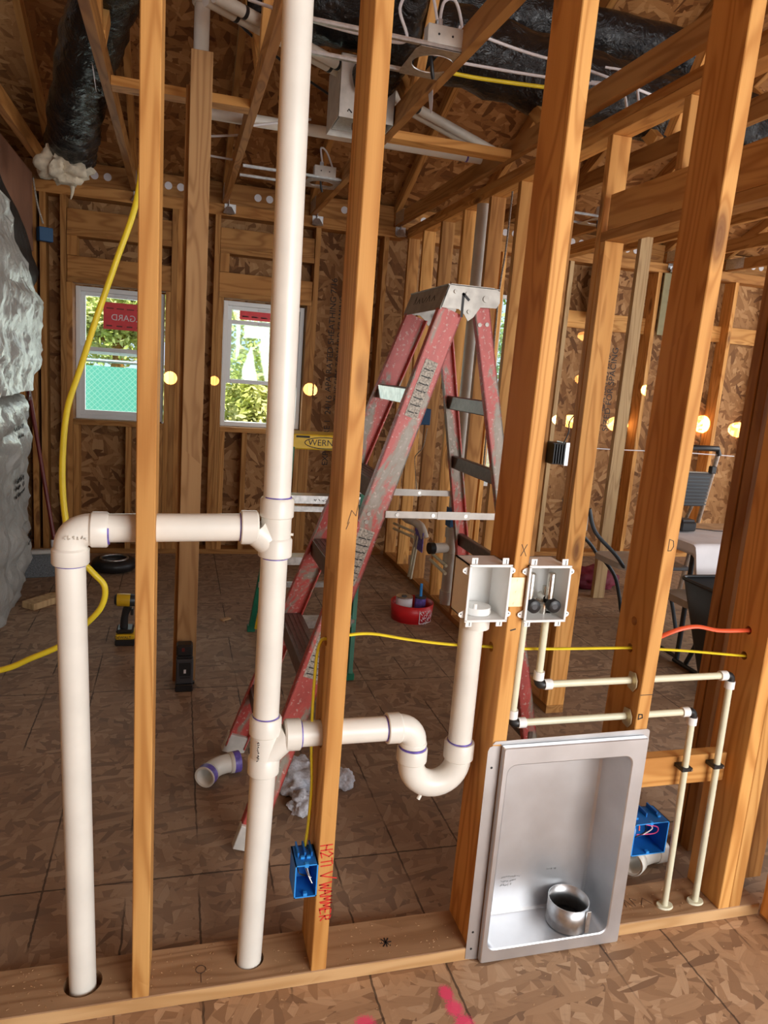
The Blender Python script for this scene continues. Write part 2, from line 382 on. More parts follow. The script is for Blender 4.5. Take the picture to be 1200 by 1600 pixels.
def arc(c, r, a0, a1, ax='xz', n=10):
    out = []
    for i in range(n + 1):
        a = a0 + (a1 - a0) * i / n
        d = {'xz': V((math.cos(a), 0, math.sin(a))), 'xy': V((math.cos(a), math.sin(a), 0)), 'yz': V((0, math.cos(a), math.sin(a)))}[ax]
        out.append(V(c) + d * r)
    return out
def textmesh(name, s, size, loc, rot, mat, parent=None, mirror=False, extr=0.0004, align='CENTER'):
    cu = bpy.data.curves.new(name, 'FONT'); cu.body = s; cu.size = size; cu.align_x = align; cu.align_y = 'CENTER'; cu.extrude = extr
    t = bpy.data.objects.new(name, cu); COL.objects.link(t)
    dg = bpy.context.evaluated_depsgraph_get(); me = bpy.data.meshes.new_from_object(t.evaluated_get(dg))
    bpy.data.objects.remove(t, do_unlink=True)
    if mirror:
        for v in me.vertices: v.co.x *= -1
    o = link(name, me, mat); o.location = loc; o.rotation_euler = rot
    if parent is not None: under(o, parent)
    return o
def strokes(name, lines, w, origin, ux, uy, mat, parent=None, lift=0.0006):
    """handwriting: polylines in a plane given by ux, uy, drawn as thin flat ribbons"""
    ux, uy = V(ux).normalized(), V(uy).normalized(); nz = ux.cross(uy); bm = bmesh.new()
    for ln in lines:
        P_ = [ux * a + uy * b for a, b in ln]
        for a, b in zip(P_, P_[1:]):
            d = (b - a); L = d.length
            if L < 1e-6: continue
            d.normalize(); s = nz.cross(d) * w / 2; a2 = a - d * w * .4; b2 = b + d * w * .4
            v = [bm.verts.new(q + nz * h) for h in (0, lift) for q in (a2 - s, b2 - s, b2 + s, a2 + s)]
            bm.faces.new(v[4:]); bm.faces.new(v[:4][::-1])
            for i in range(4): bm.faces.new((v[i], v[(i + 1) % 4], v[4 + (i + 1) % 4], v[4 + i]))
    o = finish(name, bm, mat); o.location = origin
    if parent is not None: under(o, parent)
    return o
def scribble(n, w, h, seed=1):
    rnd = random.Random(seed); out = []
    for k in range(n):
        x = w * k / n; c = w / n * .8
        out.append([(x + c * rnd.random(), h * rnd.random()) for _ in range(4)])
    return out
def cutholes(o, holes, r, axis='z', depth=1.0):
    """bore round holes (world centres) through a board"""
    for h in holes:
        bm = bmesh.new(); bmesh.ops.create_cone(bm, cap_ends=True, segments=24, radius1=r, radius2=r, depth=depth)
        me = bpy.data.meshes.new('bore'); bm.to_mesh(me); bm.free()
        c = bpy.data.objects.new('bore', me); COL.objects.link(c); c.location = h
        if axis == 'x': c.rotation_euler = (0, PI / 2, 0)
        if axis == 'y': c.rotation_euler = (PI / 2, 0, 0)
        md = o.modifiers.new('b', 'BOOLEAN'); md.object = c; md.operation = 'DIFFERENCE'; md.solver = 'EXACT'
        dg = bpy.context.evaluated_depsgraph_get(); dg.update()
        me2 = bpy.data.meshes.new_from_object(o.evaluated_get(dg)); o.modifiers.clear(); o.data = me2
        bpy.data.objects.remove(c, do_unlink=True)
    return o
def spot(x, y, z, dx, dy, power, ang=2.0, col=(1, .82, .5), dist=2.5, dz=.05):
    l = bpy.data.lights.new('sun_fleck_lamp', 'SPOT'); l.energy = power; l.spot_size = math.radians(ang); l.spot_blend = .05; l.shadow_soft_size = .001; l.color = col
    o = bpy.data.objects.new('sun_fleck_lamp', l); COL.objects.link(o); d = V((dx, dy, -dz)).normalized()
    o.location = V((x, y, z)) - d * dist; o.rotation_euler = d.to_track_quat('-Z', 'Y').to_euler()

YF, YB = 1.518, 1.658        # front and back of the framed wall
FY = 5.70                    # front of the back wall's studs
# ------------------------------------------------------------------ setting
def struct(o, kind='structure'): o['kind'] = kind; return o
struct(box('floor', -3.5, 7.5, -3.2, 6.0, -0.03, 0.0, 'floor', bev=0)).location
fl = bpy.data.objects['floor']
# keep floor texture coordinates equal to world coordinates
def to_world_origin(o):
    me = o.data; l = V(o.location)
    for v in me.vertices: v.co += l
    o.location = (0, 0, 0)
to_world_origin(fl)
# back wall sheathing with real openings
def sheet_with_openings(name, x0, x1, z0, z1, y0, y1, openings, mat):
    xs = sorted({x0, x1, *[a for o in openings for a in o[:2]]}); bm = bmesh.new()
    for a, b in zip(xs, xs[1:]):
        spans = [(o[2], o[3]) for o in openings if o[0] <= a + 1e-6 and o[1] >= b - 1e-6]; z = z0
        for s0, s1 in sorted(spans):
            if s0 > z: bbox(bm, a, b, y0, y1, z, s0)
            z = s1
        if z < z1: bbox(bm, a, b, y0, y1, z, z1)
    bmesh.ops.remove_doubles(bm, verts=bm.verts, dist=1e-5)
    return struct(finish(name, bm, mat))
WIN = [(-0.715, -0.10, 1.0, 1.94), (0.315, 0.93, 1.0, 1.94), (2.54, 2.70, 0.6, 2.2)]
back = sheet_with_openings('wall_back', -1.3, 7.5, 0, 2.75, FY + .141, FY + .155, WIN, 'wosb')
bm = bmesh.new(); bbox(bm, -1.314, -1.3, -1.2, 5.855, 0, 2.9); struct(finish('wall_left', bm, 'wosbl'))  # stretch beside the camera added to block sky light from the left
bm = bmesh.new(); bbox(bm, -3.4, .7, -3.2, -3.18, 0, 3.0); struct(finish('wall_front_blocker', bm, 'wosb'))  # unseen wall added behind the camera to cut sky light from behind left
bm = bmesh.new(); bbox(bm, -1.6, -1.31, -1.2, -1.18, 0, 2.9); bbox(bm, -3.41, -3.39, -3.2, -1.2, 0, 3.0); bbox(bm, -3.4, -1.6, -1.2, -1.18, 0, 3.0); struct(finish('wall_side', bm, 'wosbl'))
# roof sheathing, two slopes; the unseen rear one added to block overhead light
bm = bmesh.new()
RZ = lambda y: 2.80 + 0.47 * (5.75 - y)
for (ya, yb, za, zb) in ((6.3, 0.4, RZ(6.3), RZ(.4)), (0.4, -3.4, RZ(.4), RZ(.4) - 1.7)):
    v = [bm.verts.new(q) for q in ((-3.6, ya, za), (7.6, ya, za), (7.6, yb, zb), (-3.6, yb, zb), (-3.6, ya, za + .012), (7.6, ya, za + .012), (7.6, yb, zb + .012), (-3.6, yb, zb + .012))]
    for f in ((0, 1, 2, 3), (7, 6, 5, 4), (0, 4, 5, 1), (1, 5, 6, 2), (2, 6, 7, 3), (3, 7, 4, 0)): bm.faces.new([v[i] for i in f])
struct(finish('ceiling', bm, 'roof'))

# printed stamps on sheathing
for (x, z, s, t) in ((1.16, 1.75, .05, 'APA RATED SHEATHING 7/16'), (1.23, 1.65, .045, 'THIS SIDE TOWARD FRAMING'), (1.17, 1.0, .05, 'EXPOSURE 1  24/16'), (0.52, .55, .04, 'RATED SHEATHING'), (3.72, 1.5, .06, 'SIZED FOR SPACING'), (3.66, 1.55, .05, 'APA RATED 7/16'), (4.55, 1.5, .07, 'EXPOSURE 1 SHEATHING'), (4.46, 1.45, .05, 'SPAN RATED 24/16 '), (4.62, 2.2, .06, 'THIS SIDE DOWN')):
    o = textmesh('printed_stamp', t, s, (x, FY + .1405, z), (PI / 2, -PI / 2, 0), 'ink', None); o.data.transform(Matrix.Scale(1.35, 4)); under(o, back)

# windows
def window(n, x0, x1, z0, z1, rails, sticker):
    w = thing('window_%d' % n, None, None, ((x0 + x1) / 2, FY + .09, z0)); w['kind'] = 'structure'
    y0, y1 = FY + .075, FY + .14; t = .036
    bm = bmesh.new(); bbox(bm, x0 + .004, x0 + t, y0, y1, z0 + .004, z1 - .004, .002); bbox(bm, x1 - t, x1 - .004, y0, y1, z0 + .004, z1 - .004, .002); bbox(bm, x0 + t, x1 - t, y0, y1, z0 + .004, z0 + t, .002); bbox(bm, x0 + t, x1 - t, y0, y1, z1 - t, z1 - .004, .002)
    under(finish('window_frame', bm, 'vinyl'), w)
    for (a, b, yy) in rails:       # sashes
        bm = bmesh.new(); q = .03
        bbox(bm, x0 + t, x0 + t + q, yy, yy + .025, a, b, .002); bbox(bm, x1 - t - q, x1 - t, yy, yy + .025, a, b, .002); bbox(bm, x0 + t + q, x1 - t - q, yy, yy + .025, a, a + q, .002); bbox(bm, x0 + t + q, x1 - t - q, yy, yy + .025, b - q, b, .002)
        s = under(finish('sash', bm, 'vinyl'), w)
        bm = bmesh.new(); bbox(bm, x0 + t + q, x1 - t - q, yy + .010, yy + .014, a + q, b - q); under(finish('pane', bm, 'glass'), s)
        bm = bmesh.new(); bbox(bm, (x0 + x1) / 2 - .045, (x0 + x1) / 2 + .045, yy - .012, yy, b - q * .8, b - q * .4, .003); under(finish('latch', bm, 'vinyl'), s)
    return w
w1 = window(1, *WIN[0], [(1.47, 1.905, FY + .112), (1.035, 1.52, FY + .082)], True)
w2 = window(2, *WIN[1], [(1.33, 1.905, FY + .112), (1.33, 1.80, FY + .082)], True)
bm = bmesh.new(); bbox(bm, 2.545, 2.57, FY + .08, FY + .14, .6, 2.2, .002); bbox(bm, 2.67, 2.695, FY + .08, FY + .14, .6, 2.2, .002); bbox(bm, 2.57, 2.67, FY + .08, FY + .14, .6, .63, .002); bbox(bm, 2.57, 2.67, FY + .08, FY + .14, 2.17, 2.2, .002)
w3 = struct(finish('window_3', bm, 'vinyl')); bm = bmesh.new(); bbox(bm, 2.57, 2.67, FY + .10, FY + .104, .63, 2.17); under(finish('pane', bm, 'glass'), w3)
def sticker(x0, x1, z0, z1, y, txt, win, label):
    s = box('sticker', x0, x1, y, y + .0008, z0, z1, 'sred', None, 0)
    tag(s, label, 'sticker')
    if txt: textmesh('lettering', txt, .062, ((x0 + x1) / 2, y - .0004, (z0 + z1) / 2 - .01), (PI / 2, 0, 0), 'paper', s, mirror=True)
    for i in range(5):
        box('small_print', x0 + .02 + i * .07, x0 + .07 + i * .07, y - .0006, y - .0001, z1 - .045, z1 - .038, 'maroon', s, 0)
        box('small_print', x0 + .02 + i * .07, x0 + .06 + i * .07, y - .0006, y - .0001, z0 + .02, z0 + .03, 'maroon', s, 0)
sticker(-.53, -.16, 1.655, 1.845, FY + .1215, 'MILGARD', w1, 'red manufacturer sticker with mirrored lettering on the left window')
sticker(.44, .80, 1.81, 1.875, FY + .1215, '', w2, 'red sticker near the top of the right window')

# ------------------------------------------------------------------ outside
box('ground', -14, 20, 6.05, 30, -1.0, -0.8, 'soil', bev=0)['kind'] = 'structure'
f = thing('privacy_fence', 'green mesh screened chain link fence seen outside the left window', 'fence', (-1.0, 9.2, -.8))
under(box('mesh_panel', -5, .3, 9.2, 9.22, -.8, 1.32, 'screen', None, 0), f)
for x in (-4.6, -2.9, -1.25, .28): under(tube('post', [(x, 9.26, -.8), (x, 9.26, 1.45)], .03, 'galv', None, 10), f)
under(tube('top_rail', [(-5, 9.24, 1.38), (.3, 9.24, 1.38)], .022, 'galv', None, 10), f)
def foliage(name, label, c, r, n, mat, size, seed, group=None):
    rnd = random.Random(seed); t = thing(name, label, 'tree', (c[0], c[1], -.8), group)
    bm = bmesh.new()
    blobs = [(V((rnd.gauss(0, .45) * r[0], rnd.gauss(0, .35) * r[1], rnd.uniform(-.7, .8) * r[2])), rnd.uniform(.35, .6)) for _ in range(10)]
    for _ in range(n):
        bc, br = rnd.choice(blobs); d = V((rnd.gauss(0, 1), rnd.gauss(0, 1), rnd.gauss(0, 1))).normalized() * br * rnd.uniform(.6, 1.1)
        p = V(c) + bc + V((d.x * r[0], d.y * r[1], d.z * r[2])); a = V((rnd.gauss(0, 1), rnd.gauss(0, 1), rnd.gauss(0, .6))).normalized(); b = a.cross(V((rnd.gauss(0, 1), rnd.gauss(0, 1), rnd.gauss(0, 1)))).normalized()
        s = size * rnd.uniform(.6, 1.4)
        bm.faces.new([bm.verts.new(p + a * s), bm.verts.new(p + b * s * .4), bm.verts.new(p - a * s), bm.verts.new(p - b * s * .4)])
    me = bpy.data.meshes.new('foliage'); bm.to_mesh(me); bm.free(); under(link('foliage', me, mat), t)
    under(tube('trunk', [(c[0], c[1], -.8), (c[0] + .1, c[1], c[2]), (c[0] + .05, c[1] + .1, c[2] + r[2] * .5)], [.11, .07, .03], 'bz' if 'bz' in M else 'wz', None, 8), t)
    for k in range(4):
        a = k * 1.7; under(tube('branch', [(c[0] + .05, c[1], c[2] - .6 * r[2]), (c[0] + math.cos(a) * r[0] * .6, c[1] + math.sin(a) * r[1] * .4, c[2] + .2 * r[2])], [.035, .012], 'bz', None, 6), t)
foliage('tree', 'green leafy tree beyond the fence outside the left window', (-1.9, 13.4, 2.0), (1.5, .9, 1.8), 6000, 'leafd', .06, 1)
foliage('tree', 'yellow green bush outside the right window', (1.25, 8.6, .75), (.75, .5, 1.0), 12000, 'leaf', .05, 2)
foliage('tree', 'pale leafy tree filling the view beyond the right window', (2.1, 11.6, 1.5), (1.5, .9, 1.7), 12000, 'leaf', .06, 3)
foliage('tree', 'small tree with yellow green leaves above the fence outside the left window', (-.85, 10.4, 1.85), (.75, .5, .55), 9000, 'leaf', .05, 4)
foliage('tree', 'green tree outside the narrow slot in the back wall', (4.6, 9.3, 1.4), (1.1, .8, 1.6), 3500, 'leafd', .06, 5)

# ------------------------------------------------------------------ near framed wall
plate = box('bottom_plate', -1.6, 1.70, YF, YB, 0, .038, 'plate', bev=.002)
tag(plate, 'wide wooden bottom plate of the near framed wall lying on the subfloor', 'lumber')
cutholes(plate, [(-.184, 1.588, .02)], .043); cutholes(plate, [(.203, 1.588, .02)], .036); cutholes(plate, [(1.5015, 1.56, .02), (1.3965, 1.56, .02)], .012)
plate.data.materials.clear(); plate.data.materials.append(M['plate'])
def clean_edge(o, nrm):
    o.data.materials.append(M['edge'])
    for p in o.data.polygons:
        if p.normal.dot(V(nrm)) > .9: p.material_index = 1
clean_edge(plate, (0, -1, 0))
strokes('pencil_star', [[(-.014, 0), (.014, 0)], [(-.009, -.012), (.009, .012)], [(-.009, .012), (.009, -.012)], [(0, -.014), (0, .014)]], .003, (.555, 1.575, .0382), (1, 0, 0), (0, 1, 0), 'ink', plate)
strokes('pencil_circle', [[(.012 * math.cos(a * .6), .012 * math.sin(a * .6)) for a in range(12)], [(0, -.012), (0, -.04)]], .0015, (.085, 1.575, .0382), (1, 0, 0), (0, 1, 0), 'chalk', plate)
strokes('pencil_note', [[(0, 0), (.01, .03), (.02, 0)], [(.03, 0), (.03, .03), (.045, .02)], [(.05, .0), (.07, .025), (.085, .0)]], .0015, (1.28, 1.575, .0382), (1, 0, 0), (0, 1, 0), 'chalk', plate)
def stud(x0, x1, y0, y1, label, z0=.038, z1=2.52, mat='wz', name='wall_stud', cat='stud', rz=0, group=None, bev=.002):
    o = box(name, x0, x1, y0, y1, z0, z1, mat, None, bev, rz); return tag(o, label, cat, group)
A = stud(-.070, -.032, YF, YB, 'tall bare stud between the left drain pipe and the tall white stack', rz=-.02)
Cs = stud(.347, .385, YF, YB, 'stud with red handwriting and a blue outlet box on its left side')
D = stud(.763, .801, YF, YB, 'stud carrying the two white recessed plumbing boxes')
Es = stud(1.166, 1.204, YF, YB, 'stud to the right of the steel recessed box, with two water pipes passing through it')
F1 = stud(1.55, 1.588, YF, YB, 'inner stud of the doubled pair at the right end of the near wall')
F2 = stud(1.589, 1.627, YF, YB, 'outer stud of the doubled pair at the right end of the near wall')
cutholes(Cs, [(.366, 1.59, .872)], .012, 'x', .2); cutholes(Cs, [(.366, 1.588, .6385)], .034, 'x', .2)
cutholes(D, [(.782, 1.59, .845)], .013, 'x', .2)
for h in ((1.59, .905, .012), (1.59, .830, .012), (1.56, .745, .016), (1.56, .645, .016)): cutholes(Es, [(1.185, h[0], h[1])], h[2], 'x', .2)
cutholes(F1, [(1.57, 1.59, .870)], .012, 'x', .09); cutholes(F1, [(1.57, 1.59, .795)], .012, 'x', .09)
D.rotation_euler.y = .009; Es.rotation_euler.y = .011; A.rotation_euler.y = -.004
# handwriting on studs
def hand(seq, h):
    L = {'H': [[(0, 0), (0, 1)], [(.6, 0), (.6, 1)], [(0, .5), (.6, .5)]], '2': [[(0, .8), (.3, 1), (.6, .75), (0, 0), (.65, 0)]], 'T': [[(0, 1), (.7, 1)], [(.35, 1), (.35, 0)]], 'M': [[(0, 0), (.1, 1), (.35, .4), (.6, 1), (.7, 0)]], 'V': [[(0, 1), (.35, 0), (.9, 1.4)]], 'W': [[(0, 1), (.2, 0), (.4, .7), (.6, 0), (.8, 1)]], 'A': [[(0, 0), (.35, 1), (.7, 0)], [(.12, .4), (.58, .4)]], 'N': [[(0, 0), (0, 1), (.6, 0), (.6, 1)]], 'E': [[(.55, 0), (0, 0), (0, 1), (.55, 1)], [(0, .5), (.4, .5)]], 'R': [[(0, 0), (0, 1), (.5, .85), (.45, .5), (0, .45), (.55, 0)]], 'K': [[(0, 0), (0, 1)], [(.55, 1), (0, .5), (.6, 0)]], 'L': [[(0, 1), (0, 0), (.5, 0)]], 'I': [[(0, 1), (0, 0)]], ' ': []}
    x = 0; out = []; rnd = random.Random(3)
    for ch in seq:
        for ln in L[ch]: out.append([((x + a) * h * .8, (b + rnd.uniform(-.08, .08)) * h) for a, b in ln])
        x += .85 if ch != ' ' else .45
    return out
strokes('red_handwriting', hand('H2TIV WAMMER', .027), .0030, (.352, YF - .0002, .385), (0.04, 0, -1), (1, 0, .04), 'redink', Cs)
strokes('pencil_mark', [[(0, 0), (.008, .03), (.018, .018), (.024, .055)], [(-.002, -.012), (.004, .004)]], .0012, (.362, YF - .0002, 1.17), (1, 0, 0), (0, 0, 1), 'chalk', Cs)
strokes('pencil_cross', [[(0, 0), (.014, .028)], [(.014, 0), (0, .028)]], .0012, (.786, YF - .0002, 1.10), (1, 0, 0), (0, 0, 1), 'ink', D)
strokes('marker_dash', [[(0, 0), (.012, .003)]], .003, (.782, YF - .0002, .915), (1, 0, 0), (0, 0, 1), 'ink', D)
strokes('pencil_letter', [[(0, 0), (0, .03)], [(0, .03), (.012, .026), (.015, .012), (.009, .001), (0, 0)]], .0014, (1.190, YF - .0002, 1.115), (1, 0, 0), (0, 0, 1), 'ink', Es)
strokes('pencil_line', [[(0, 0), (.037, 0)]], .0016, (1.175, YF - .0002, .728), (1, 0, 0), (0, 0, 1), 'ink', Es)
strokes('pencil_line', [[(0, 0), (.037, 0)]], .0016, (1.175, YF - .0002, .63), (1, 0, 0), (0, 0, 1), 'ink', Es)
strokes('marker_d', [[(0, 0), (0, .014), (.01, .013), (.012, .004), (0, 0)]], .003, (1.178, YF - .0002, .66), (1, 0, 0), (0, 0, 1), 'ink', Es)
strokes('pencil_note', [[(0, .02), (.01, 0), (.02, .025)], [(.03, 0), (.045, .02), (.05, .0)], [(.06, .01), (.075, .02), (.085, 0), (.1, .015)], [(.11, 0), (.12, .02)]], .0012, (1.5498, 1.63, .38), (0, 0, -1), (0, -1, 0), 'chalk', F1)
blk = box('blocking', 1.206, 1.549, 1.585, 1.623, .412, .500, 'wx', None, .002); tag(blk, 'short horizontal blocking board behind the two water pipes at lower right', 'lumber')
tp = box('top_plate', -1.29, 1.679, YF, YB, 2.525, 2.60, 'wx', None, .002); tag(tp, 'top plate over the near framed wall, above the white stack', 'lumber')
cutholes(tp, [(.206, 1.588, 2.56)], .036)
# the wall returning towards the camera at the right end
tag(box('bottom_plate', 1.70, 1.86, .6, 1.517, 0, .038, 'plate', None, .002), 'bottom plate running toward the camera at the lower right corner', 'lumber')
stud(1.665, 1.80, 1.445, 1.483, 'stud standing on the corner plate at the right edge of the picture', rz=0)
stud(1.655, 1.795, 1.62, 1.658, 'stud tucked behind the doubled corner pair at the right edge', mat='bz')

# ------------------------------------------------------------------ post in the room
post = stud(.022, .108, 3.30, 3.338, 'broad knotty board face of the free standing post in the middle of the room', 0, 2.70, 'wz', 'post', 'post')
post.data.materials[0] = wood('grey_post_lumber', 'z', ((0.52, 0.29, 0.12), (0.62, 0.37, 0.165), (0.34, 0.165, 0.06)), 1.3)
stud(.006, .044, 3.342, 3.43, 'darker board nailed behind the free standing post', 0, 2.58, 'bz', 'post', 'post')

# ------------------------------------------------------------------ back wall framing
def bstud(x0, x1, z0, z1, label, mat='bz', cat='stud', nm='wall_stud', y0=FY, y1=FY + .14):
    return stud(x0, x1, y0, y1, label, z0, z1, mat, nm, cat, bev=.001)
def bx(x0, x1, z0, z1, label, nm, cat='lumber', y0=FY, y1=FY + .14, mat='bx'):
    return tag(box(nm, x0, x1, y0, y1, z0, z1, mat, None, .001), label, cat)
bx(-1.29, 1.66, 0, .038, 'bottom plate of the back wall below the two windows', 'bottom_plate')
bx(1.79, 7.4, 0, .038, 'bottom plate of the back wall in the right hand room', 'bottom_plate')
bx(-1.29, 1.66, 2.52, 2.597, 'double top plate along the back wall above the two windows', 'top_plate')
bx(1.79, 7.4, 2.52, 2.597, 'double top plate along the back wall of the right hand room', 'top_plate')
for (x0, x1, lab) in ((-.99, -.952, 'stud in the left back corner behind the broom handle'), (-.93, -.892, 'stud left of the narrow gap beside the left window'), (-.80, -.762, 'full height stud left of the left window'),
                      (-.062, -.024, 'full height stud right of the left window'), (-.023, .015, 'stud just left of the free standing post on the back wall'), (.236, .274, 'full height stud left of the right window'), (.97, 1.008, 'full height stud right of the right window'),
                      (1.28, 1.318, 'back wall stud half hidden by the stud with red writing'), (1.32, 1.358, 'back wall stud just right of the stud with red writing'), (1.50, 1.538, 'back wall stud near the inner corner behind the ladder')):
    bstud(x0, x1, .038, 2.52, lab)
for (x0, x1, w) in ((-.761, -.723, 'left side of the left window'), (-.098, -.063, 'right side of the left window'), (.275, .312, 'left side of the right window'), (.932, .969, 'right side of the right window')):
    bstud(x0, x1, .038, 1.95, 'short jack stud on the ' + w)
for (x0, x1, w) in ((-.722, -.099, 'left'), (.313, .931, 'right')):
    bx(x0, x1, .962, .999, 'rough sill board under the %s window' % w, 'window_sill')
    bx(x0 - .036, x1 + .036, 1.951, 1.989, 'flat board directly above the %s window' % w, 'header_board')
    bx(x0 - .036, x1 + .036, 1.99, 2.13, 'wide header board above the %s window' % w, 'header_board', y0=FY + .02, y1=FY + .06)
    bx(x0 - .036, x1 + .036, 2.262, 2.30, 'flat board under the upper header of the %s window' % w, 'header_board')
    bx(x0 - .036, x1 + .036, 2.301, 2.44, 'upper header board above the %s window' % w, 'header_board', y0=FY + .02, y1=FY + .06)
    bstud(x0 - .036, x0 + .03, 2.131, 2.261, 'short cripple block above the %s window, at its left end' % w)
    for k, (xx, o_) in enumerate(((x0 + .001, 'left'), (x0 + .36 if w == 'left' else x0 + .17, 'middle'), (x1 - .039, 'right'))):
        bstud(xx, xx + .038, .038, .961, '%s cripple stud under the sill of the %s window' % (o_, w))
# right room back wall studs
ordn = ['first', 'second', 'third', 'fourth', 'fifth', 'sixth', 'seventh', 'eighth', 'ninth', 'tenth', 'eleventh', 'twelfth']
for k, x in enumerate((2.30, 2.49, 2.71, 3.10, 3.50, 3.95, 4.30, 4.75, 5.20, 5.65)):
    bstud(x, x + .038, .038, 2.52, '%s stud from the left on the back wall of the right hand room' % ordn[k], 'pz' if k in (3, ) else 'wz')
tag(box('wall_stud', 3.96, 4.04, 5.35, 5.388, 0.0, 2.52, 'pz', None, .001), 'pale standing board pair in the right hand room catching a sun patch', 'stud')
for k, (xa, xb) in enumerate(((3.14, 3.50), (3.54, 3.95), (4.34, 4.75), (4.79, 5.20), (5.24, 5.65))):
    bx(xa, xb, 2.0, 2.14, '%s flat blocking board between studs high on the right room back wall' % ordn[k], 'blocking', y0=FY + .1, y1=FY + .138, mat='wx')
pn = box('notice_board', 4.00, 4.28, FY - .02, FY - .004, 2.0, 2.52, 'panelg', None, .002); tag(pn, 'olive panel with faint writing high on the right room back wall', 'panel')
strokes('faint_writing', [[(0, .1 * k), (.03, .1 * k + .01), (.07, .1 * k), (.12, .1 * k + .01)] for k in range(4)], .004, (4.06, FY - .0202, 2.08), (1, 0, 0), (0, 0, 1), 'chalk', pn)
pn = box('notice_board', 3.30, 3.49, FY - .02, FY - .004, 2.08, 2.50, 'panelg', None, .002); tag(pn, 'olive panel left of the tall stud in the right hand room', 'panel')

# ------------------------------------------------------------------ partition wall going into the room (x 1.68 .. 1.77)
PX0, PX1 = 1.68, 1.769
tag(box('bottom_plate', PX0, PX1, 2.82, 5.69, 0, .038, 'by', None, .001), 'bottom plate of the partition running back behind the red stepladder', 'lumber')
tag(box('top_plate', PX0, PX1, 1.66, 5.69, 2.521, 2.559, 'wy', None, .001), 'lower board of the double top plate over the partition', 'lumber')
tag(box('top_plate', PX0, PX1, 1.66, 5.69, 2.56, 2.598, 'wy', None, .001), 'upper board of the double top plate over the partition', 'lumber')
G = stud(PX0, PX1, 2.862, 2.90, 'full height stud on the far side of the doorway opening, right of the white boxes', .038, 2.52)
stud(PX0 + .0, PX1, 2.82, 2.858, 'jack stud holding the far end of the door header', .038, 2.10)
stud(PX0, PX1, 1.86, 1.898, 'jack stud holding the near end of the door header', 0, 2.10, 'bz')
stud(PX0, PX1, 1.815, 1.853, 'stud at the near end of the partition beside the doorway', 0, 2.52, 'bz')
tag(box('door_header', PX0, PX0 + .038, 1.90, 2.819, 2.139, 2.278, 'wy', None, .001), 'door header board on edge over the doorway in the partition', 'lumber')
tag(box('door_header', PX0, PX1, 1.855, 2.861, 2.101, 2.138, 'wy', None, .001), 'flat board under the door header in the partition', 'lumber')
stud(PX0, PX1, 2.38, 2.418, 'short cripple stud above the door header', 2.279, 2.52)
for k, y in enumerate((3.27, 3.70, 4.08, 4.49, 4.89, 5.28, 5.64)):
    stud(PX0, PX1, y, y + .038, '%s partition stud counted from the doorway toward the back wall' % ordn[k], .038, 2.52, 'wz' if k % 2 else 'bz', bev=.001)
# second partition deeper in the right room: beam line only
tag(box('top_plate', 2.95, 3.04, 3.9, 5.69, 2.521, 2.597, 'wy', None, .001), 'top plate of a further partition high in the right hand room', 'lumber')
for k, y in enumerate((3.9, 4.5)):
    stud(2.95, 3.04, y + .0, y + .038, ('pale thin stud of the further partition, front one', 'pale thin stud of the further partition, back one')[k], 0, 2.52, 'pz', bev=.001)

# ------------------------------------------------------------------ trusses
def truss(x, where, k):
    t = thing('roof_truss', 'roof truss %s' % where, 'truss', (x, 2.5, 2.60), )
    h = .019
    under(bar('bottom_chord', (x, -3.0, 2.645), (x, 5.80, 2.645), .038, .089, 'by', None), t)
    t.children[0].data.materials[0] = M['bz']
    under(bar('top_chord', (x, 5.95, 2.655), (x, .45, RZ(.45) - .055), .038, .089, 'bz', None), t)
    for (ya, yb, zz) in ((3.35, 4.25, 0), (3.25, 2.3, 0), (2.0, 2.25, 0), (1.2, 2.15, 0)):
        under(bar('web', (x, ya, 2.69), (x, yb, RZ(yb) - .10), .038, .064, 'wz', None), t)
    bm = bmesh.new(); bbox(bm, x - .020, x - .0195, 5.5, 5.72, 2.61, 2.70); bbox(bm, x + .0195, x + .020, 5.5, 5.72, 2.61, 2.70)
    under(finish('gusset_plate', bm, 'galv'), t)
for k, (x, w) in enumerate(((-.85, 'nearest the left wall'), (-.32, 'beside the end of the black duct'), (.30, 'right of the free standing post'), (.94, 'beside the round light frame'), (1.60, 'just left of the partition top plate'), (2.21, 'first beyond the partition'), (2.82, 'second beyond the partition'), (3.43, 'third beyond the partition'), (4.04, 'fourth beyond the partition'), (4.65, 'fifth beyond the partition'), (5.26, 'sixth beyond the partition'))):
    truss(x, w, k)
# hurricane ties
for (x, w) in ((.325, 'right of the free standing post'), (.965, 'beside the light frame'), (-.295, 'near the black duct end'), (1.61, 'at the partition corner'), (4.06, 'in the right hand room')):
    bm = bmesh.new()
    bbox(bm, x - .002, x + .0, 5.64, 5.70, 2.58, 2.66); bbox(bm, x - .03, x + .05, 5.694, 5.697, 2.54, 2.60)
    r = bmesh.ops.create_cone(bm, cap_ends=True, segments=3, radius1=.05, radius2=.02, depth=.05)
    bmesh.ops.translate(bm, verts=r['verts'], vec=(x, 5.66, 2.55))
    o = finish('hurricane_tie', bm, 'galv'); tag(o, 'galvanized metal tie where a truss meets the back wall, ' + w, 'bracket')
    textless = None
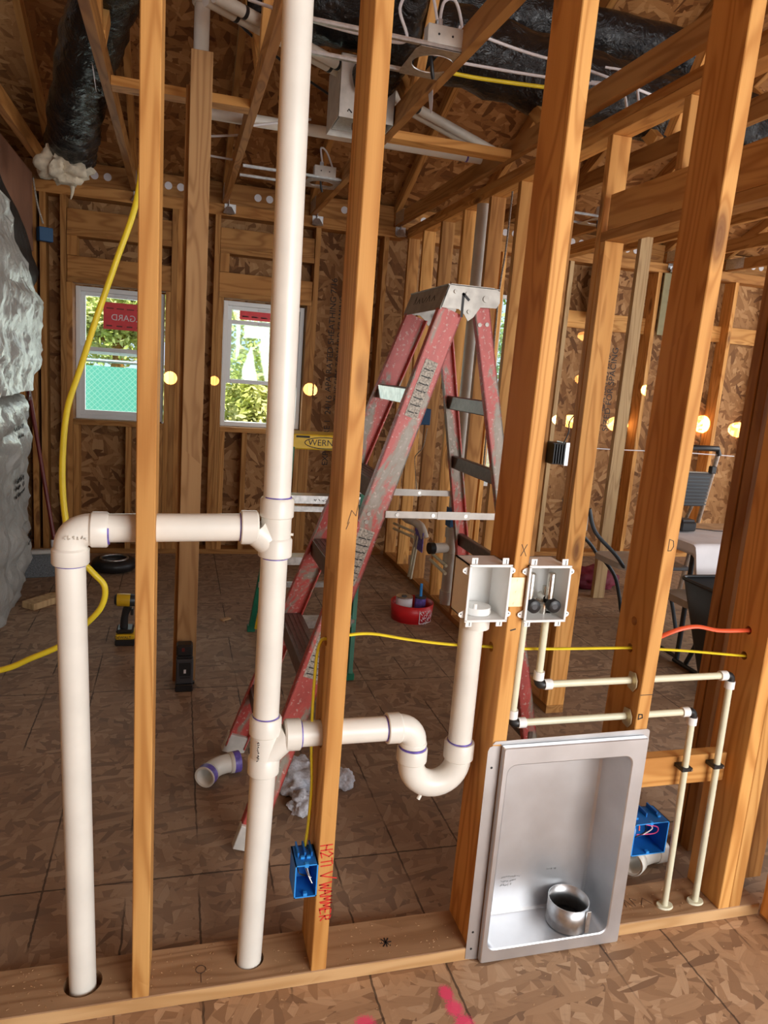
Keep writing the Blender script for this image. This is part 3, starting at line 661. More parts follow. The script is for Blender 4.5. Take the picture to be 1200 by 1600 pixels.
# blocking with vent holes between trusses at the back wall
xs = [-.85, -.32, .30, .94, 1.60, 2.21, 2.82, 3.43, 4.04, 4.65, 5.26]
for k, (a, b) in enumerate(zip(xs, xs[1:])):
    o = box('eave_blocking', a + .021, b - .021, 5.76, 5.798, 2.60, 2.755, 'bx', None, .001); tag(o, '%s eave block from the left, with round vent holes, between trusses above the back wall' % ordn[k], 'lumber')
    for i in (-1, 0, 1):
        cx = (a + b) / 2 + i * .085
        bm = bmesh.new(); bmesh.ops.create_cone(bm, cap_ends=True, segments=20, radius1=.026, radius2=.026, depth=.004)
        v = finish('daylit_vent_screen', bm, 'paper'); v.rotation_euler = (PI / 2, 0, 0); v.location = (cx, 5.757, 2.68); under(v, o)  # white disc colour imitates daylight showing through the screened vent hole
tag(box('blocking', -.30, .28, 3.57, 3.659, 2.60, 2.638, 'wx', None, .001), 'horizontal board crossing behind the free standing post near its top', 'lumber')
tag(box('blocking', .96, 1.58, 3.64, 3.729, 2.60, 2.638, 'wx', None, .001), 'horizontal board between trusses right of the exhaust fan', 'lumber')

# children written on leaning studs: undo nothing, they lean with the stud
# ------------------------------------------------------------------ near drain piping
YP = 1.588
dr = thing('drain_pipe_assembly', 'white plastic drain piping with tall stack and curved trap in the near wall', 'plumbing', (.203, YP, 0))
RP, RH = .0302, .0375
SX = .203
def ring(name, p, ax, r, t, mat, par):
    a = V(p) - V(ax) * t / 2; b = V(p) + V(ax) * t / 2
    return tube(name, [a, b], r, mat, par, 28)
under(tube('vertical_pipe', [(SX - .001, YP, .02), (SX + .012, YP, .56)], RP, 'pvc', None, 28), dr)
under(tube('vertical_pipe', [(SX + .012, YP, .68), (SX + .013, YP, 1.10)], RP, 'pvc', None, 28), dr)
under(tube('vertical_pipe', [(SX + .013, YP, 1.20), (SX + .003, YP, 2.75)], RP, 'pvc', None, 28), dr)
def tee(cx, z0, z1, side, za, reach, turn):
    bm = bmesh.new(); hb = .044
    sweep(bm, [(0, 0, z0 + hb - .008), (0, 0, z1 - hb + .008)], .0335, 28)
    for (a, b) in ((z0, z0 + hb), (z1 - hb, z1)):
        sweep(bm, [(0, 0, a), (0, 0, a + .002), (0, 0, a + .002), (0, 0, b - .005), (0, 0, b)], [RH - .002, RH, RH, RH, .0338], 28)
    # swept branch
    pts = smoothpath([(0, 0, za - side * 0 + turn), (side * .022, 0, za + turn * .55), (side * .045, 0, za + turn * .12), (side * (reach - .03), 0, za)], 6)
    sweep(bm, pts, .0332, 28)
    sweep(bm, [(side * (reach - .038), 0, za), (side * (reach - .034), 0, za), (side * (reach - .002), 0, za), (side * reach, 0, za)], [.0335, RH, RH, RH - .002], 28)
    sweep(bm, [(.030, -.012, za - .012), (.037, -.014, za - .012)], .003, 8)
    o = finish('tee_fitting', bm, 'pvc', None, True, .7); o.location = (cx, YP, 0); under(o, dr)
    return o
t1 = tee(SX + .014, 1.078, 1.212, -1, 1.143, .078, -.045)
t2 = tee(SX + .012, .548, .692, 1, .640, .083, -.05)
ring('primer_ring', (SX + .014, YP, 1.2125), (0, 0, 1), .0312, .004, 'purple', t1); ring('primer_ring', (SX + .014, YP, 1.0765), (0, 0, 1), .0312, .004, 'purple', t1)
ring('primer_ring', (SX + .012, YP, .6925), (0, 0, 1), .0312, .004, 'purple', t2)
ring('primer_ring', (SX + .014 - .0785, YP, 1.143), (1, 0, 0), .0312, .004, 'purple', t1)
ring('primer_ring', (SX + .012 + .084, YP, .640), (1, 0, 0), .0314, .005, 'purple', t2)
strokes('printed_lettering', scribble(10, .05, .006), .0012, (SX - .004, YP - .0338, .595), (0, 0, 1), (-1, 0, 0), 'ink', t2)
under(tube('horizontal_pipe', [(SX - .06, YP, 1.143), (-.158, YP, 1.136)], RP, 'pvc', None, 28), dr)
def elbow(name, corner, d1, d2, rad, par, hub=.032):
    """d1,d2: unit directions from the corner to each opening"""
    c = V(corner); d1, d2 = V(d1), V(d2); bm = bmesh.new(); pts = []
    for k in range(9):
        t = k / 8; pts.append(c + d1 * rad * (1 - t) ** 2 + d2 * rad * t ** 2)
    sweep(bm, [p - c for p in pts], .0335, 28)
    for d in (d1, d2):
        sweep(bm, [d * (rad - .004), d * rad, d * (rad + hub - .003), d * (rad + hub)], [.034, RH, RH, RH - .002], 28)
    o = finish(name, bm, 'pvc', None, True, .7); o.location = c; under(o, par)
    for d in (d1, d2): ring('primer_ring', c + d * (rad + hub + .001), d, .0313, .004, 'purple', o)
    return o
el = elbow('elbow_fitting', (-.207, YP, 1.133), (1, 0, 0), (0, 0, -1), .042, dr)
strokes('moulded_lettering', scribble(6, .045, .010, 4), .0012, (-.215, YP - .0345, 1.118), (1, 0, 0), (0, 0, 1), 'pvcd', el)
under(tube('vertical_pipe', [(-.207, YP, 1.062), (-.184, YP, .018)], RP, 'pvc', None, 28), dr)
under(tube('horizontal_pipe', [(SX + .09, YP, .640), (.533, YP, .641)], RP, 'pvc', None, 28), dr)
# trap
bm = bmesh.new()
e = V((.575, YP, .641))
pts = arc((.545, YP, .601), .040, PI / 2, 0, 'xz', 8)
sweep(bm, [p - e for p in pts], .0335, 28)
sweep(bm, [V((.512, YP, .641)) - e, V((.514, YP, .641)) - e, V((.545, YP, .641)) - e, V((.549, YP, .641)) - e], [RH - .002, RH, RH, .034], 28)
sweep(bm, [V((.585, YP, .603)) - e, V((.585, YP, .598)) - e, V((.585, YP, .592)) - e], [.034, .0355, .034], 28)
o = finish('trap_elbow', bm, 'pvc', None, True, .7); o.location = e; under(o, dr)
ring('primer_ring', (.585, YP, .588), (0, 0, 1), .0345, .006, 'purple', o); ring('primer_ring', (.511, YP, .641), (1, 0, 0), .0313, .004, 'purple', o)
bm = bmesh.new(); cu = V((.648, YP, .545)); ra = .063
pts = [V((.585, YP, .585))] + arc(cu, ra, PI, 2 * PI, 'xz', 18) + [V((.711, YP, .56))]
sweep(bm, [p - cu for p in pts], .0335, 28)
for x, a, b in ((.585, .548, .586), (.711, .546, .594)):
    sweep(bm, [V((x, YP, a)) - cu, V((x, YP, a + .004)) - cu, V((x, YP, b - .003)) - cu, V((x, YP, b)) - cu], [.034, RH + .001, RH + .001, RH - .001], 28)
sweep(bm, [V((-.034, -.01, -.088)), V((-.040, -.012, -.098))], .005, 8)
o = finish('p_trap', bm, 'pvc', None, True, .7); o.location = cu; under(o, dr)
ring('primer_ring', (.711, YP, .595), (0, 0, 1), .0315, .005, 'purple', o)
under(tube('standpipe', [(.711, YP, .585), (.711, YP, .925)], RP, 'pvc', None, 28), dr)
# ------------------------------------------------------------------ recessed plumbing boxes
def rbox(name, label, x0, x1, z0, z1, depth=.085):
    t = thing(name, label, 'plumbing box', ((x0 + x1) / 2, YF, z0))
    bm = bmesh.new(); w = .003; y0, y1 = YF - .012, YF + depth
    bbox(bm, x0, x1, y1 - w, y1, z0, z1 , 0); bbox(bm, x0, x0 + w, y0, y1, z0, z1, 0); bbox(bm, x1 - w, x1, y0, y1, z0, z1, 0)
    bbox(bm, x0, x1, y0, y1, z1 - w, z1, 0); bbox(bm, x0, x1, y0, y1, z0, z0 + w, 0)
    # rim
    for a in ((x0 - .003, x1 + .003, z1 - .003, z1 + .003), (x0 - .003, x1 + .003, z0 - .003, z0 + .003), (x0 - .003, x0 + .003, z0, z1), (x1 - .003, x1 + .003, z0, z1)):
        bbox(bm, a[0], a[1], y0 - .003, y0 + .001, a[2], a[3], .0008)
    under(finish('box_shell', bm, 'white'), t)
    # mounting tabs
    for (tx, tz, sx) in ((x0, z1 - .015, -1), (x1, z1 - .015, 1), (x0, z0 + .015, -1), (x1, z0 + .015, 1)):
        bm = bmesh.new(); pr = [(0, -.011), (0, .011), (.011, .008), (.0155, .004), (.0155, -.002), (.011, -.005)]
        f_ = [bm.verts.new((sx * px, -.0012, pz if tz > (z0 + z1) / 2 else -pz)) for px, pz in pr]; bk = [bm.verts.new((v.co.x, .0012, v.co.z)) for v in f_]
        bm.faces.new(f_); bm.faces.new(bk[::-1])
        for i in range(6): bm.faces.new((f_[i], f_[(i + 1) % 6], bk[(i + 1) % 6], bk[i]))
        o = finish('mounting_tab', bm, 'white'); o.location = (tx, YF - .004, tz); under(o, t)
        under(tube('screw_hole', [(tx + sx * .010, YF - .0056, tz), (tx + sx * .010, YF - .0050, tz)], .0016, 'ink', None, 10), o)
    for (tx, s) in ((x0 + .012, 1), (x1 - .012, 1), (x0 + .012, -1), (x1 - .012, -1)):
        zz = z1 if s > 0 else z0
        o = under(box('nail_tab', tx - .008, tx + .008, YF - .006, YF - .003, min(zz, zz + s * .017), max(zz, zz + s * .017), 'white', None, .0006), t)
        under(box('slot', tx + .001, tx + .0025, YF - .0066, YF - .0059, (zz + s * .003) if s > 0 else zz - .014, (zz + .014) if s > 0 else zz - .003, 'ink', None, 0), o)
    return t
b1 = rbox('drain_outlet_box', 'empty white recessed box on top of the standpipe, left of the yellowish bracket', .657, .759, .945, 1.079)
under(tube('drain_hub', [(.711, YP - .02, .908), (.711, YP - .02, .955)], .0345, 'pvc', None, 24), b1)
under(tube('drain_grate', [(.705, YP - .03, .949), (.705, YP - .03, .966)], .034, 'white', None, 24), b1); under(tube('test_nub', [(.690, YP - .055, .966), (.690, YP - .055, .978)], .005, 'white', None, 12), b1)
b2 = rbox('valve_outlet_box', 'white recessed box holding two shutoff valves with black knobs', .809, .915, .942, 1.077)
for x in (.828, .882):
    v = under(tube('hammer_arrestor', [(x, YF + .012, .99), (x, YF + .012, 1.053), (x, YF + .012, 1.056)], [.0095, .0095, .007], 'chrome', None, 20), b2)
    bm = bmesh.new(); sweep(bm, [(0, .03, 0), (0, -.002, 0)], .011, 16); sweep(bm, [(0, .01, -.04), (0, .01, .03)], .008, 12); sweep(bm, [(0, .01, -.012), (.027 if x < .86 else -.027, .0, -.004)], .0065, 10)
    o = finish('valve_body', bm, 'chrome', None, True); o.location = (x, YF + .025, .985); under(o, b2)
    k = under(tube('valve_knob', [(x + .006, YF + .010, .976), (x + .006, YF + .008, .976), (x + .006, YF - .008, .976), (x + .006, YF - .010, .976)], [.011, .0165, .0165, .0145], 'black', None, 24), b2)
    under(tube('knob_recess', [(x + .006, YF - .009, .976), (x + .006, YF - .0105, .976)], .007, 'dark', None, 16), k)
np_ = box('nail_plate', .764, .804, YF - .0022, YF - .0002, .975, 1.048, 'zinc', None, .0005); tag(np_, 'yellowish metal plate screwed to the stud between the two white boxes', 'bracket')
for (x, z, r) in ((.787, 1.040, .004), (.785, 1.012, .0025), (.783, .983, .004)): under(tube('screw_head', [(x, YF - .003, z), (x, YF - .0021, z)], r, 'zinc', None, 12), np_)
# ------------------------------------------------------------------ cream water pipes
YW = 1.56; rc = .0092
def coupling(name, a, b, mat, r, par): return under(tube(name, [a, b], r, mat, None, 18), par)
def wline(label, x0, xe, zh, xv, ztop):
    t = thing('water_supply_pipe', label, 'pipe', (x0, YW, zh))
    under(tube('riser_pipe', [(x0, YW, ztop), (xe, YW, zh + .022)], rc, 'cpvc', None, 18), t)
    e = under(tube('elbow_fitting', [(xe, YW, zh + .016)] + arc((xe + .013, YW, zh + .012), .013, PI, 1.5 * PI, 'xz', 5) + [(xe + .018, YW, zh - .001)], .0115, 'black', None, 18), t)
    coupling('coupling', (xe, YW, zh + .014), (xe, YW, zh + .036), 'white', .0135, t); coupling('coupling', (xe + .017, YW, zh - .001), (xe + .038, YW, zh - .001), 'white', .0135, t)
    under(tube('horizontal_pipe', [(xe + .03, YW, zh - .001), (xv - .03, YW, zh)], rc, 'cpvc', None, 18), t)
    under(tube('elbow_fitting', [(xv - .018, YW, zh)] + arc((xv - .013, YW, zh - .013), .013, PI / 2, 0, 'xz', 5) + [(xv, YW, zh - .018)], .0115, 'black', None, 18), t)
    coupling('coupling', (xv - .038, YW, zh), (xv - .017, YW, zh), 'white', .0135, t); coupling('coupling', (xv, YW, zh - .038), (xv, YW, zh - .016), 'white', .0135, t)
    under(tube('drop_pipe', [(xv, YW, zh - .03), (xv + .012, YW, .02)], rc, 'cpvc', None, 18), t)
    bm = bmesh.new(); r = bmesh.ops.create_cone(bm, cap_ends=True, segments=28, radius1=.026, radius2=.024, depth=.005)
    for v in bm.verts: v.co.y *= .75
    o = finish('floor_clip', bm, 'cpvc', None, True); o.location = (xv + .012, YW, .041); under(o, t)
    bm = bmesh.new(); pr = [(-.012, -.026), (-.024, -.010), (-.024, .010), (-.012, .026), (.012, .022), (.016, .0), (.012, -.022)]
    f_ = [bm.verts.new((-.0012, a, b)) for a, b in pr]; bk = [bm.verts.new((.0012, a, b)) for a, b in pr]; bm.faces.new(f_); bm.faces.new(bk[::-1])
    for i in range(7): bm.faces.new((f_[i], f_[(i + 1) % 7], bk[(i + 1) % 7], bk[i]))
    o = finish('stud_clip', bm, 'zinc'); o.location = (1.169, YW - .004, zh); under(o, t)
    # clamp on the blocking
    c = under(box('pipe_clamp', xv - .014, xv + .020, YW - .012, 1.584, .473, .484, 'black', None, .001), t)
    under(tube('clamp_screw', [(xv + .016, YW - .014, .478), (xv + .016, YW - .011, .478)], .003, 'chrome', None, 8), c)
    return t
wline('cream water pipe dropping from the right valve and turning down furthest right', .897, .897, .752, 1.490, .945)
wline('cream water pipe dropping from the left valve, the lower of the two horizontal runs', .838, .836, .650, 1.385, .945)
# ------------------------------------------------------------------ steel dryer box
pan = thing('recessed_steel_box', 'rectangular pressed steel recessed box standing open on the floor between two studs', 'metal box', (.985, YF, 0))
bm = bmesh.new(); x0, x1, z0, z1 = .792, 1.205, .004, .616; X0, X1, Z0, Z1 = .808, 1.163, .042, .568
def rrect(x0, x1, z0, z1, r, y, n=6):
    out = []
    for (cx, cz, a) in ((x1 - r, z1 - r, 0), (x0 + r, z1 - r, 90), (x0 + r, z0 + r, 180), (x1 - r, z0 + r, 270)):
        for k in range(n + 1):
            t = math.radians(a + 90 * k / n); out.append(V((cx + r * math.cos(t), y, cz + r * math.sin(t))))
    return out
loops = [rrect(x0, x1, z0, z1, .004, 1.512), rrect(x0, x1, z0, z1, .005, 1.498), rrect(x0 + .002, x1 - .002, z0 + .002, z1 - .002, .005, 1.4955), rrect(X0 - .003, X1 + .003, Z0 - .003, Z1 + .003, .026, 1.4955), rrect(X0, X1, Z0, Z1, .024, 1.498), rrect(X0 + .001, X1 - .001, .0425, Z1 - .002, .02, 1.545), rrect(X0 + .004, X1 - .006, .043, Z1 - .006, .014, 1.612), rrect(X0 + .010, X1 - .012, .049, Z1 - .012, .012, 1.618)]
vl = [[bm.verts.new(p - V((.985, YF, 0))) for p in L] for L in loops]
for a, b in zip(vl, vl[1:]):
    for k in range(len(a)): bm.faces.new((a[k], a[(k + 1) % len(a)], b[(k + 1) % len(b)], b[k]))
bm.faces.new(vl[-1])
me = bpy.data.meshes.new('box_shell'); bmesh.ops.recalc_face_normals(bm, faces=bm.faces); bm.to_mesh(me); bm.free(); o = link('box_shell', me, 'steel', pan, True)
o.data.set_sharp_from_angle(angle=.5)
md = o.modifiers.new('s', 'SOLIDIFY'); md.thickness = .001
def flange(pts, y):
    bm = bmesh.new(); a = [bm.verts.new((p[0] - .985, y - YF, p[1])) for p in pts]; b = [bm.verts.new((p[0] - .985, y - YF + .0012, p[1])) for p in pts]
    bm.faces.new(a); bm.faces.new(b[::-1])
    for i in range(len(pts)): bm.faces.new((a[i], a[(i + 1) % len(pts)], b[(i + 1) % len(pts)], b[i]))
    o = finish('mounting_flange', bm, 'steel'); o.parent = pan; return o
fo = flange([(.758, .006), (.790, .001), (.792, .001), (.792, .612), (.770, .614), (.762, .610), (.758, .600)], YF - .0016)
flange([(.792, .611), (1.205, .611), (1.215, .614), (1.217, .628), (1.210, .632), (.775, .626), (.768, .618), (.792, .618)], YF - .003)
flange([(1.200, .01), (1.216, .01), (1.218, .625), (1.205, .628)], YF - .0026)
for z in (.555, .085, .035):
    under(tube('screw_hole', [(.772, YF - .0022, z), (.772, YF - .0015, z)], .0032, 'ink', None, 12), fo)
co = under(tube('duct_collar', [(1.070, 1.553, .045), (1.070, 1.553, .116)], .056, 'galv', None, 40, cap=False), pan)
co.modifiers.new('s', 'SOLIDIFY').thickness = .0015
under(box('collar_seam', 1.096, 1.108, 1.497, 1.503, .046, .112, 'galv', None, .001), co)
under(tube('collar_shade_disc', [(1.070, 1.553, .046), (1.070, 1.553, .050)], .054, 'black', None, 32), co)  # black disc stands in for the shade down inside the collar
for k in range(3): strokes('stamped_lettering', scribble(9 - 2 * k, .06 - .012 * k, .006, k), .0012, (.890, 1.6170, .150 - .012 * k), (1, 0, 0), (0, 0, 1), 'galv', pan)
strokes('stamped_lettering', scribble(5, .03, .006, 8), .0012, (1.03, 1.6170, .16), (1, 0, 0), (0, 0, 1), 'galv', pan)
# ------------------------------------------------------------------ outlet boxes
def obox(label, x0, x1, z0, z1, y0, depth, wires):
    t = thing('outlet_box', label, 'outlet box', ((x0 + x1) / 2, y0, z0)); y1 = y0 + depth; w = .0025; bm = bmesh.new()
    bbox(bm, x0, x1, y1 - w, y1, z0, z1); bbox(bm, x0, x0 + w, y0 + .001, y1, z0, z1); bbox(bm, x1 - w, x1, y0 + .001, y1, z0, z1); bbox(bm, x0, x1, y0 + .001, y1, z0, z0 + w); bbox(bm, x0, x1, y0 + .001, y1, z1 - w, z1)
    for k in range(3): q = x0 + (x1 - x0) * (.2 + .3 * k); bbox(bm, q - .002, q + .002, y0 + .03, y1, z1, z1 + .012)
    under(finish('box_body', bm, 'blue'), t)
    bm = bmesh.new()
    for a in ((x0, x1, z1 - .003, z1), (x0, x1, z0, z0 + .003), (x0, x0 + .003, z0, z1), (x1 - .003, x1, z0, z1)): bbox(bm, a[0], a[1], y0, y0 + .0012, a[2], a[3])
    for zz in (z0 + .004, z1 - .004): bbox(bm, (x0 + x1) / 2 - .005, (x0 + x1) / 2 + .005, y0 + .001, y0 + .012, zz - .005, zz + .005, .001)
    under(finish('box_rim', bm, 'bluel'), t)
    for (xx, yy) in ((x0 + .02, y0 + .025), (x1 - .02, y0 + .025)): under(box('clip_tab', xx - .005, xx + .005, yy - .004, yy + .004, z1, z1 + .006, 'bluel', None, .001), t)
    for (nm, pts, mat, r) in wires: under(tube(nm, pts, r, mat, None, 8, 6), t)
    return t
obox('small blue outlet box on the stud with red handwriting', .2915, .346, .258, .345, 1.508, .075, [
    ('wire', [(.325, 1.575, .345), (.315, 1.55, .335), (.325, 1.52, .31), (.334, 1.512, .292)], 'chrome', .0022), ('wire', [(.33, 1.57, .345), (.305, 1.545, .33), (.303, 1.525, .315), (.32, 1.53, .30)], 'black', .0017), ('wire', [(.32, 1.57, .34), (.322, 1.55, .33), (.328, 1.525, .305), (.333, 1.52, .30)], 'paper', .0017)])
obox('large blue outlet box behind the steel box, full of coloured wires', 1.287, 1.402, .183, .285, 1.60, .08, [
    ('pink_wire', [(1.30, 1.67, .285), (1.33, 1.62, .272), (1.372, 1.612, .262), (1.37, 1.615, .24), (1.32, 1.63, .23)], 'copper', .0018), ('white_wire', [(1.30, 1.67, .28), (1.34, 1.63, .27), (1.358, 1.615, .258), (1.335, 1.62, .236)], 'paper', .0018),
    ('white_wire', [(1.30, 1.66, .28), (1.302, 1.62, .265), (1.296, 1.61, .245)], 'paper', .0018), ('black_wire', [(1.31, 1.67, .28), (1.345, 1.64, .26), (1.34, 1.62, .245), (1.30, 1.61, .238)], 'black', .0018), ('red_wire', [(1.32, 1.66, .28), (1.322, 1.63, .265), (1.318, 1.62, .25)], 'redcab', .002)])
# ------------------------------------------------------------------ cables
def cable(name, label, pts, r, mat, cat='cable', sq=.55, n=8): return tag(tube(name, pts, r, mat, None, 12, n, True, sq), label, cat)
cable('yellow_cable', 'yellow electrical cable running level through the near studs above the trap', [(.352, 1.60, .874), (.386, 1.60, .880), (.46, 1.61, .880), (.56, 1.61, .862), (.66, 1.60, .851), (.763, 1.592, .845), (.80, 1.59, .840), (.95, 1.59, .834), (1.166, 1.59, .830), (1.21, 1.59, .827), (1.35, 1.592, .815), (1.545, 1.59, .795), (1.58, 1.59, .795)], .0062, 'yellow')
cable('yellow_cable', 'yellow cable bending down the side of the stud into the small blue box', [(.352, 1.60, .874), (.337, 1.60, .868), (.328, 1.597, .82), (.326, 1.595, .70), (.328, 1.59, .60), (.334, 1.588, .50), (.331, 1.585, .40), (.325, 1.58, .345)], .0062, 'yellow')
cable('orange_cable', 'orange red cable arching from behind the stud to the doubled stud at right', [(1.30, 1.665, .295), (1.275, 1.67, .45), (1.24, 1.67, .72), (1.235, 1.64, .80), (1.30, 1.60, .865), (1.37, 1.59, .885), (1.45, 1.59, .872), (1.545, 1.59, .870), (1.58, 1.59, .870)], .0065, 'redcab')
cable('air_hose', 'thick yellow hose hanging from the trusses and looping off to the left', [(-.118, 2.9, 2.66), (-.118, 2.8, 2.45), (-.122, 2.68, 2.2), (-.14, 2.62, 1.98), (-.20, 2.60, 1.78), (-.258, 2.6, 1.6), (-.30, 2.55, 1.44), (-.335, 2.5, 1.30), (-.342, 2.45, 1.12), (-.330, 2.42, .98), (-.306, 2.42, .87), (-.250, 2.42, .80), (-.213, 2.42, .75), (-.225, 2.42, .68), (-.285, 2.42, .61), (-.345, 2.42, .555), (-.43, 2.42, .515), (-.53, 2.42, .475), (-.72, 2.42, .46)], .0098, 'yellow', 'hose', 1.0, 8)
# ------------------------------------------------------------------ fittings and scraps on the floor
def pfit(label, c, dirs, mat='pvc'):
    t = thing('pipe_fitting', label, 'pipe fitting', (c[0], c[1], 0)); d1, d2 = [V(d).normalized() for d in dirs]; cc = V(c); bm = bmesh.new()
    pts = [cc + d1 * .045 * (1 - k / 8) ** 2 + d2 * .045 * (k / 8) ** 2 for k in range(9)]
    pts = [cc + d1 * .085] + pts + [cc + d2 * .085]
    sweep(bm, [p - V((c[0], c[1], 0)) for p in pts], .034, 24, False)
    for d in (d1, d2): sweep(bm, [cc + d * .05 - V((c[0], c[1], 0)), cc + d * .087 - V((c[0], c[1], 0))], .0385, 24, False)
    me_o = finish('fitting_body', bm, mat, None, True, .7); me_o.parent = t; md = me_o.modifiers.new('s', 'SOLIDIFY'); md.thickness = .004; md.offset = -1
    return t
t = pfit('loose white elbow fitting with purple primer lying on the floor left of the stack', (.165, 2.50, .041), ((-.5, -.85, 0), (1, .25, 0)))
for d, q in (((-.5, -.85, 0), .07), ((1, .25, 0), .075)):
    d = V(d).normalized(); o = tube('primer_band', [V((.165, 2.50, .041)) + d * (q - .012), V((.165, 2.50, .041)) + d * (q + .0125)], .0392, 'purple', None, 24, 0, False); under(o, t)
pfit('loose white elbow fitting lying behind the plate under the large blue box', (1.47, 1.78, .041), ((-.8, -.55, .1), (1, .1, 0)))
def crumple(name, label, cat, c, r, mat, seed, amp=.35, flat=.6, sub=4):
    bm = bmesh.new(); bmesh.ops.create_icosphere(bm, subdivisions=sub, radius=1)
    for v in bm.verts:
        p = v.co.copy(); d = 1 + amp * noise.noise(p * 1.7 + V((seed, 0, 0))) + amp * .6 * noise.noise(p * 4.1 + V((seed, 3, 0))) + amp * .25 * abs(noise.noise(p * 9 + V((0, seed, 0))))
        v.co = V((p.x * d * r[0], p.y * d * r[1], max(p.z * d, -flat) * r[2]))
    zmin = min(v.co.z for v in bm.verts)
    for v in bm.verts: v.co.z -= zmin
    o = finish(name, bm, mat, None, True, 1.2); o.location = c; return tag(o, label, cat)
crumple('rag', 'crumpled grey white rag on the floor behind the stud with red handwriting', 'rag', (.47, 2.38, 0), (.085, .085, .06), 'cloth', 2, .45)
crumple('rag', 'small folded end of grey cloth on the floor right of the stud with red handwriting', 'rag', (.61, 2.37, 0), (.045, .04, .04), 'cloth', 5, .3)
crumple('rag', 'lower scrap of grey rag hanging toward the blue box behind the stud', 'rag', (.455, 2.25, 0), (.05, .055, .035), 'cloth', 9, .5)
# chips
o = box('wood_chip', .27, .33, 4.16, 4.19, 0, .01, 'saw', None, .002, .6); tag(o, 'small pale wood chip on the floor right of the post', 'wood scrap')
o = box('wood_offcut', -.86, -.52, 4.62, 4.72, 0, .04, 'pz', None, .004, .9); tag(o, 'short pale wood offcut lying on the floor by the white bags', 'wood scrap'); o.location = (-.70, 4.55, 0)
# offcut long axis
tag(tube('cord_coil', [(-.40 + .11 * math.cos(a), 5.25 + .11 * math.sin(a), .045) for a in [i * PI / 12 for i in range(25)]], .042, 'black', None, 12), 'round black ring lying on the floor near the back wall', 'coil')
under(tube('rim', [(-.40 + .09 * math.cos(a), 5.25 + .09 * math.sin(a), .085) for a in [i * PI / 12 for i in range(25)]], .008, 'alu', None, 8), bpy.data.objects['cord_coil'])
# saw dust specks
rnd = random.Random(5); bm = bmesh.new()
for i in range(700):
    if rnd.random() < .6: x = rnd.uniform(-.4, 1.6); y = rnd.uniform(1.525, 1.65); z = .0385
    else: x = rnd.uniform(-.5, 1.9); y = rnd.uniform(1.2, 1.51); z = .0005
    if z > .03 and (abs(x + .184) < .05 or abs(x - .203) < .05): continue
    if z > .03 and any(a - .004 < x < b + .004 for a, b in ((-.07, -.032), (.347, .385), (.763, .801), (.792, 1.21), (1.55, 1.63))): continue
    a = rnd.uniform(0, PI); L = rnd.uniform(.0006, .0038); w = rnd.uniform(.0004, .0011); u = V((math.cos(a), math.sin(a), 0)); q = V((-u.y, u.x, 0)); p = V((x, y, z))
    vs = [bm.verts.new(p + u * L + q * w), bm.verts.new(p - u * L + q * w + V((0, 0, .001))), bm.verts.new(p - u * L - q * w), bm.verts.new(p + u * L - q * w + V((0, 0, .0015)))]
    bm.faces.new(vs)
o = finish('sawdust', bm, 'saw'); tag(o, 'sawdust and shavings scattered on the bottom plate and floor', 'sawdust', None, 'stuff')
# ------------------------------------------------------------------ red stepladder
lad = thing('stepladder', 'worn red fibreglass stepladder with metal top cap standing behind the near wall', 'ladder', (.75, 2.36, 0))
def channel(name, a, b, w, fl, t, side, mat, wx=(1, 0, 0)):
    """C channel from a to b, web in the plane spanned by its length and wx, flanges toward +side y"""
    a, b = V(a), V(b); z = (b - a).normalized(); y = V((0, side, 0)); y = (y - z * y.dot(z)).normalized(); x = y.cross(z).normalized()
    L = (b - a).length; bm = bmesh.new()
    bbox(bm, -w / 2, w / 2, 0, t, 0, L); bbox(bm, -w / 2, -w / 2 + t, 0, fl, 0, L); bbox(bm, w / 2 - t, w / 2, 0, fl, 0, L)
    o = finish(name, bm, mat); o.matrix_world = Matrix(((x.x, y.x, z.x, a.x), (x.y, y.y, z.y, a.y), (x.z, y.z, z.z, a.z), (0, 0, 0, 1))); return under(o, lad)
def fx(z): return .235 + .330 * z
def rx(z): return 1.262 - .216 * z
def ny(z): return 2.065 + .06 * z
def fy(z): return 2.665 - .085 * z
TZ = 1.70
channel('front_rail', (fx(.03), ny(0), .03), (fx(TZ), ny(TZ), TZ), .078, .028, .004, 1, 'red')
channel('front_rail', (fx(.03), fy(0), .03), (fx(TZ), fy(TZ), TZ), .078, .028, .004, -1, 'red')
channel('rear_rail', (rx(.03), ny(0) + .01, .03), (rx(TZ), ny(TZ), TZ + .02), .050, .024, .004, 1, 'red')
channel('rear_rail', (rx(.03), fy(0) - .01, .03), (rx(TZ), fy(TZ), TZ + .02), .050, .024, .004, -1, 'red')
for (f_, y, w, sgn) in ((fx, ny, .086, 0), (fx, fy, .086, 0), (rx, ny, .057, .01), (rx, fy, .057, -.01)):
    a = V((f_(0), y(0) + sgn, .001)); b = V((f_(.075), y(.075) + sgn, .075)); o = bar('foot', a, b, w, .032, 'paintw', None, (0, 1, 0), .002); under(o, lad)
for i, z in enumerate((.29, .585, .88, 1.17, 1.455)):
    s = under(box('step', fx(z) - .038, fx(z) + .04, ny(z) + .004, fy(z) - .004, z - .006, z, 'step', None, .001), lad)
    under(box('step_lip', fx(z) - .040, fx(z) - .036, ny(z) + .004, fy(z) - .004, z - .062 if i < 4 else z - .045, z, 'step' if i < 4 else 'alu', None, .0005), s)
    for k in range(4): under(box('tread_ridge', fx(z) - .028 + k * .016, fx(z) - .024 + k * .016, ny(z) + .02, fy(z) - .02, z, z + .002, 'step', None, 0), s)
    if i < 4: under(box('step_brace', fx(z) + .0, fx(z) + .015, ny(z) + .004, fy(z) - .004, z - .05, z - .02, 'step', None, .001), s)
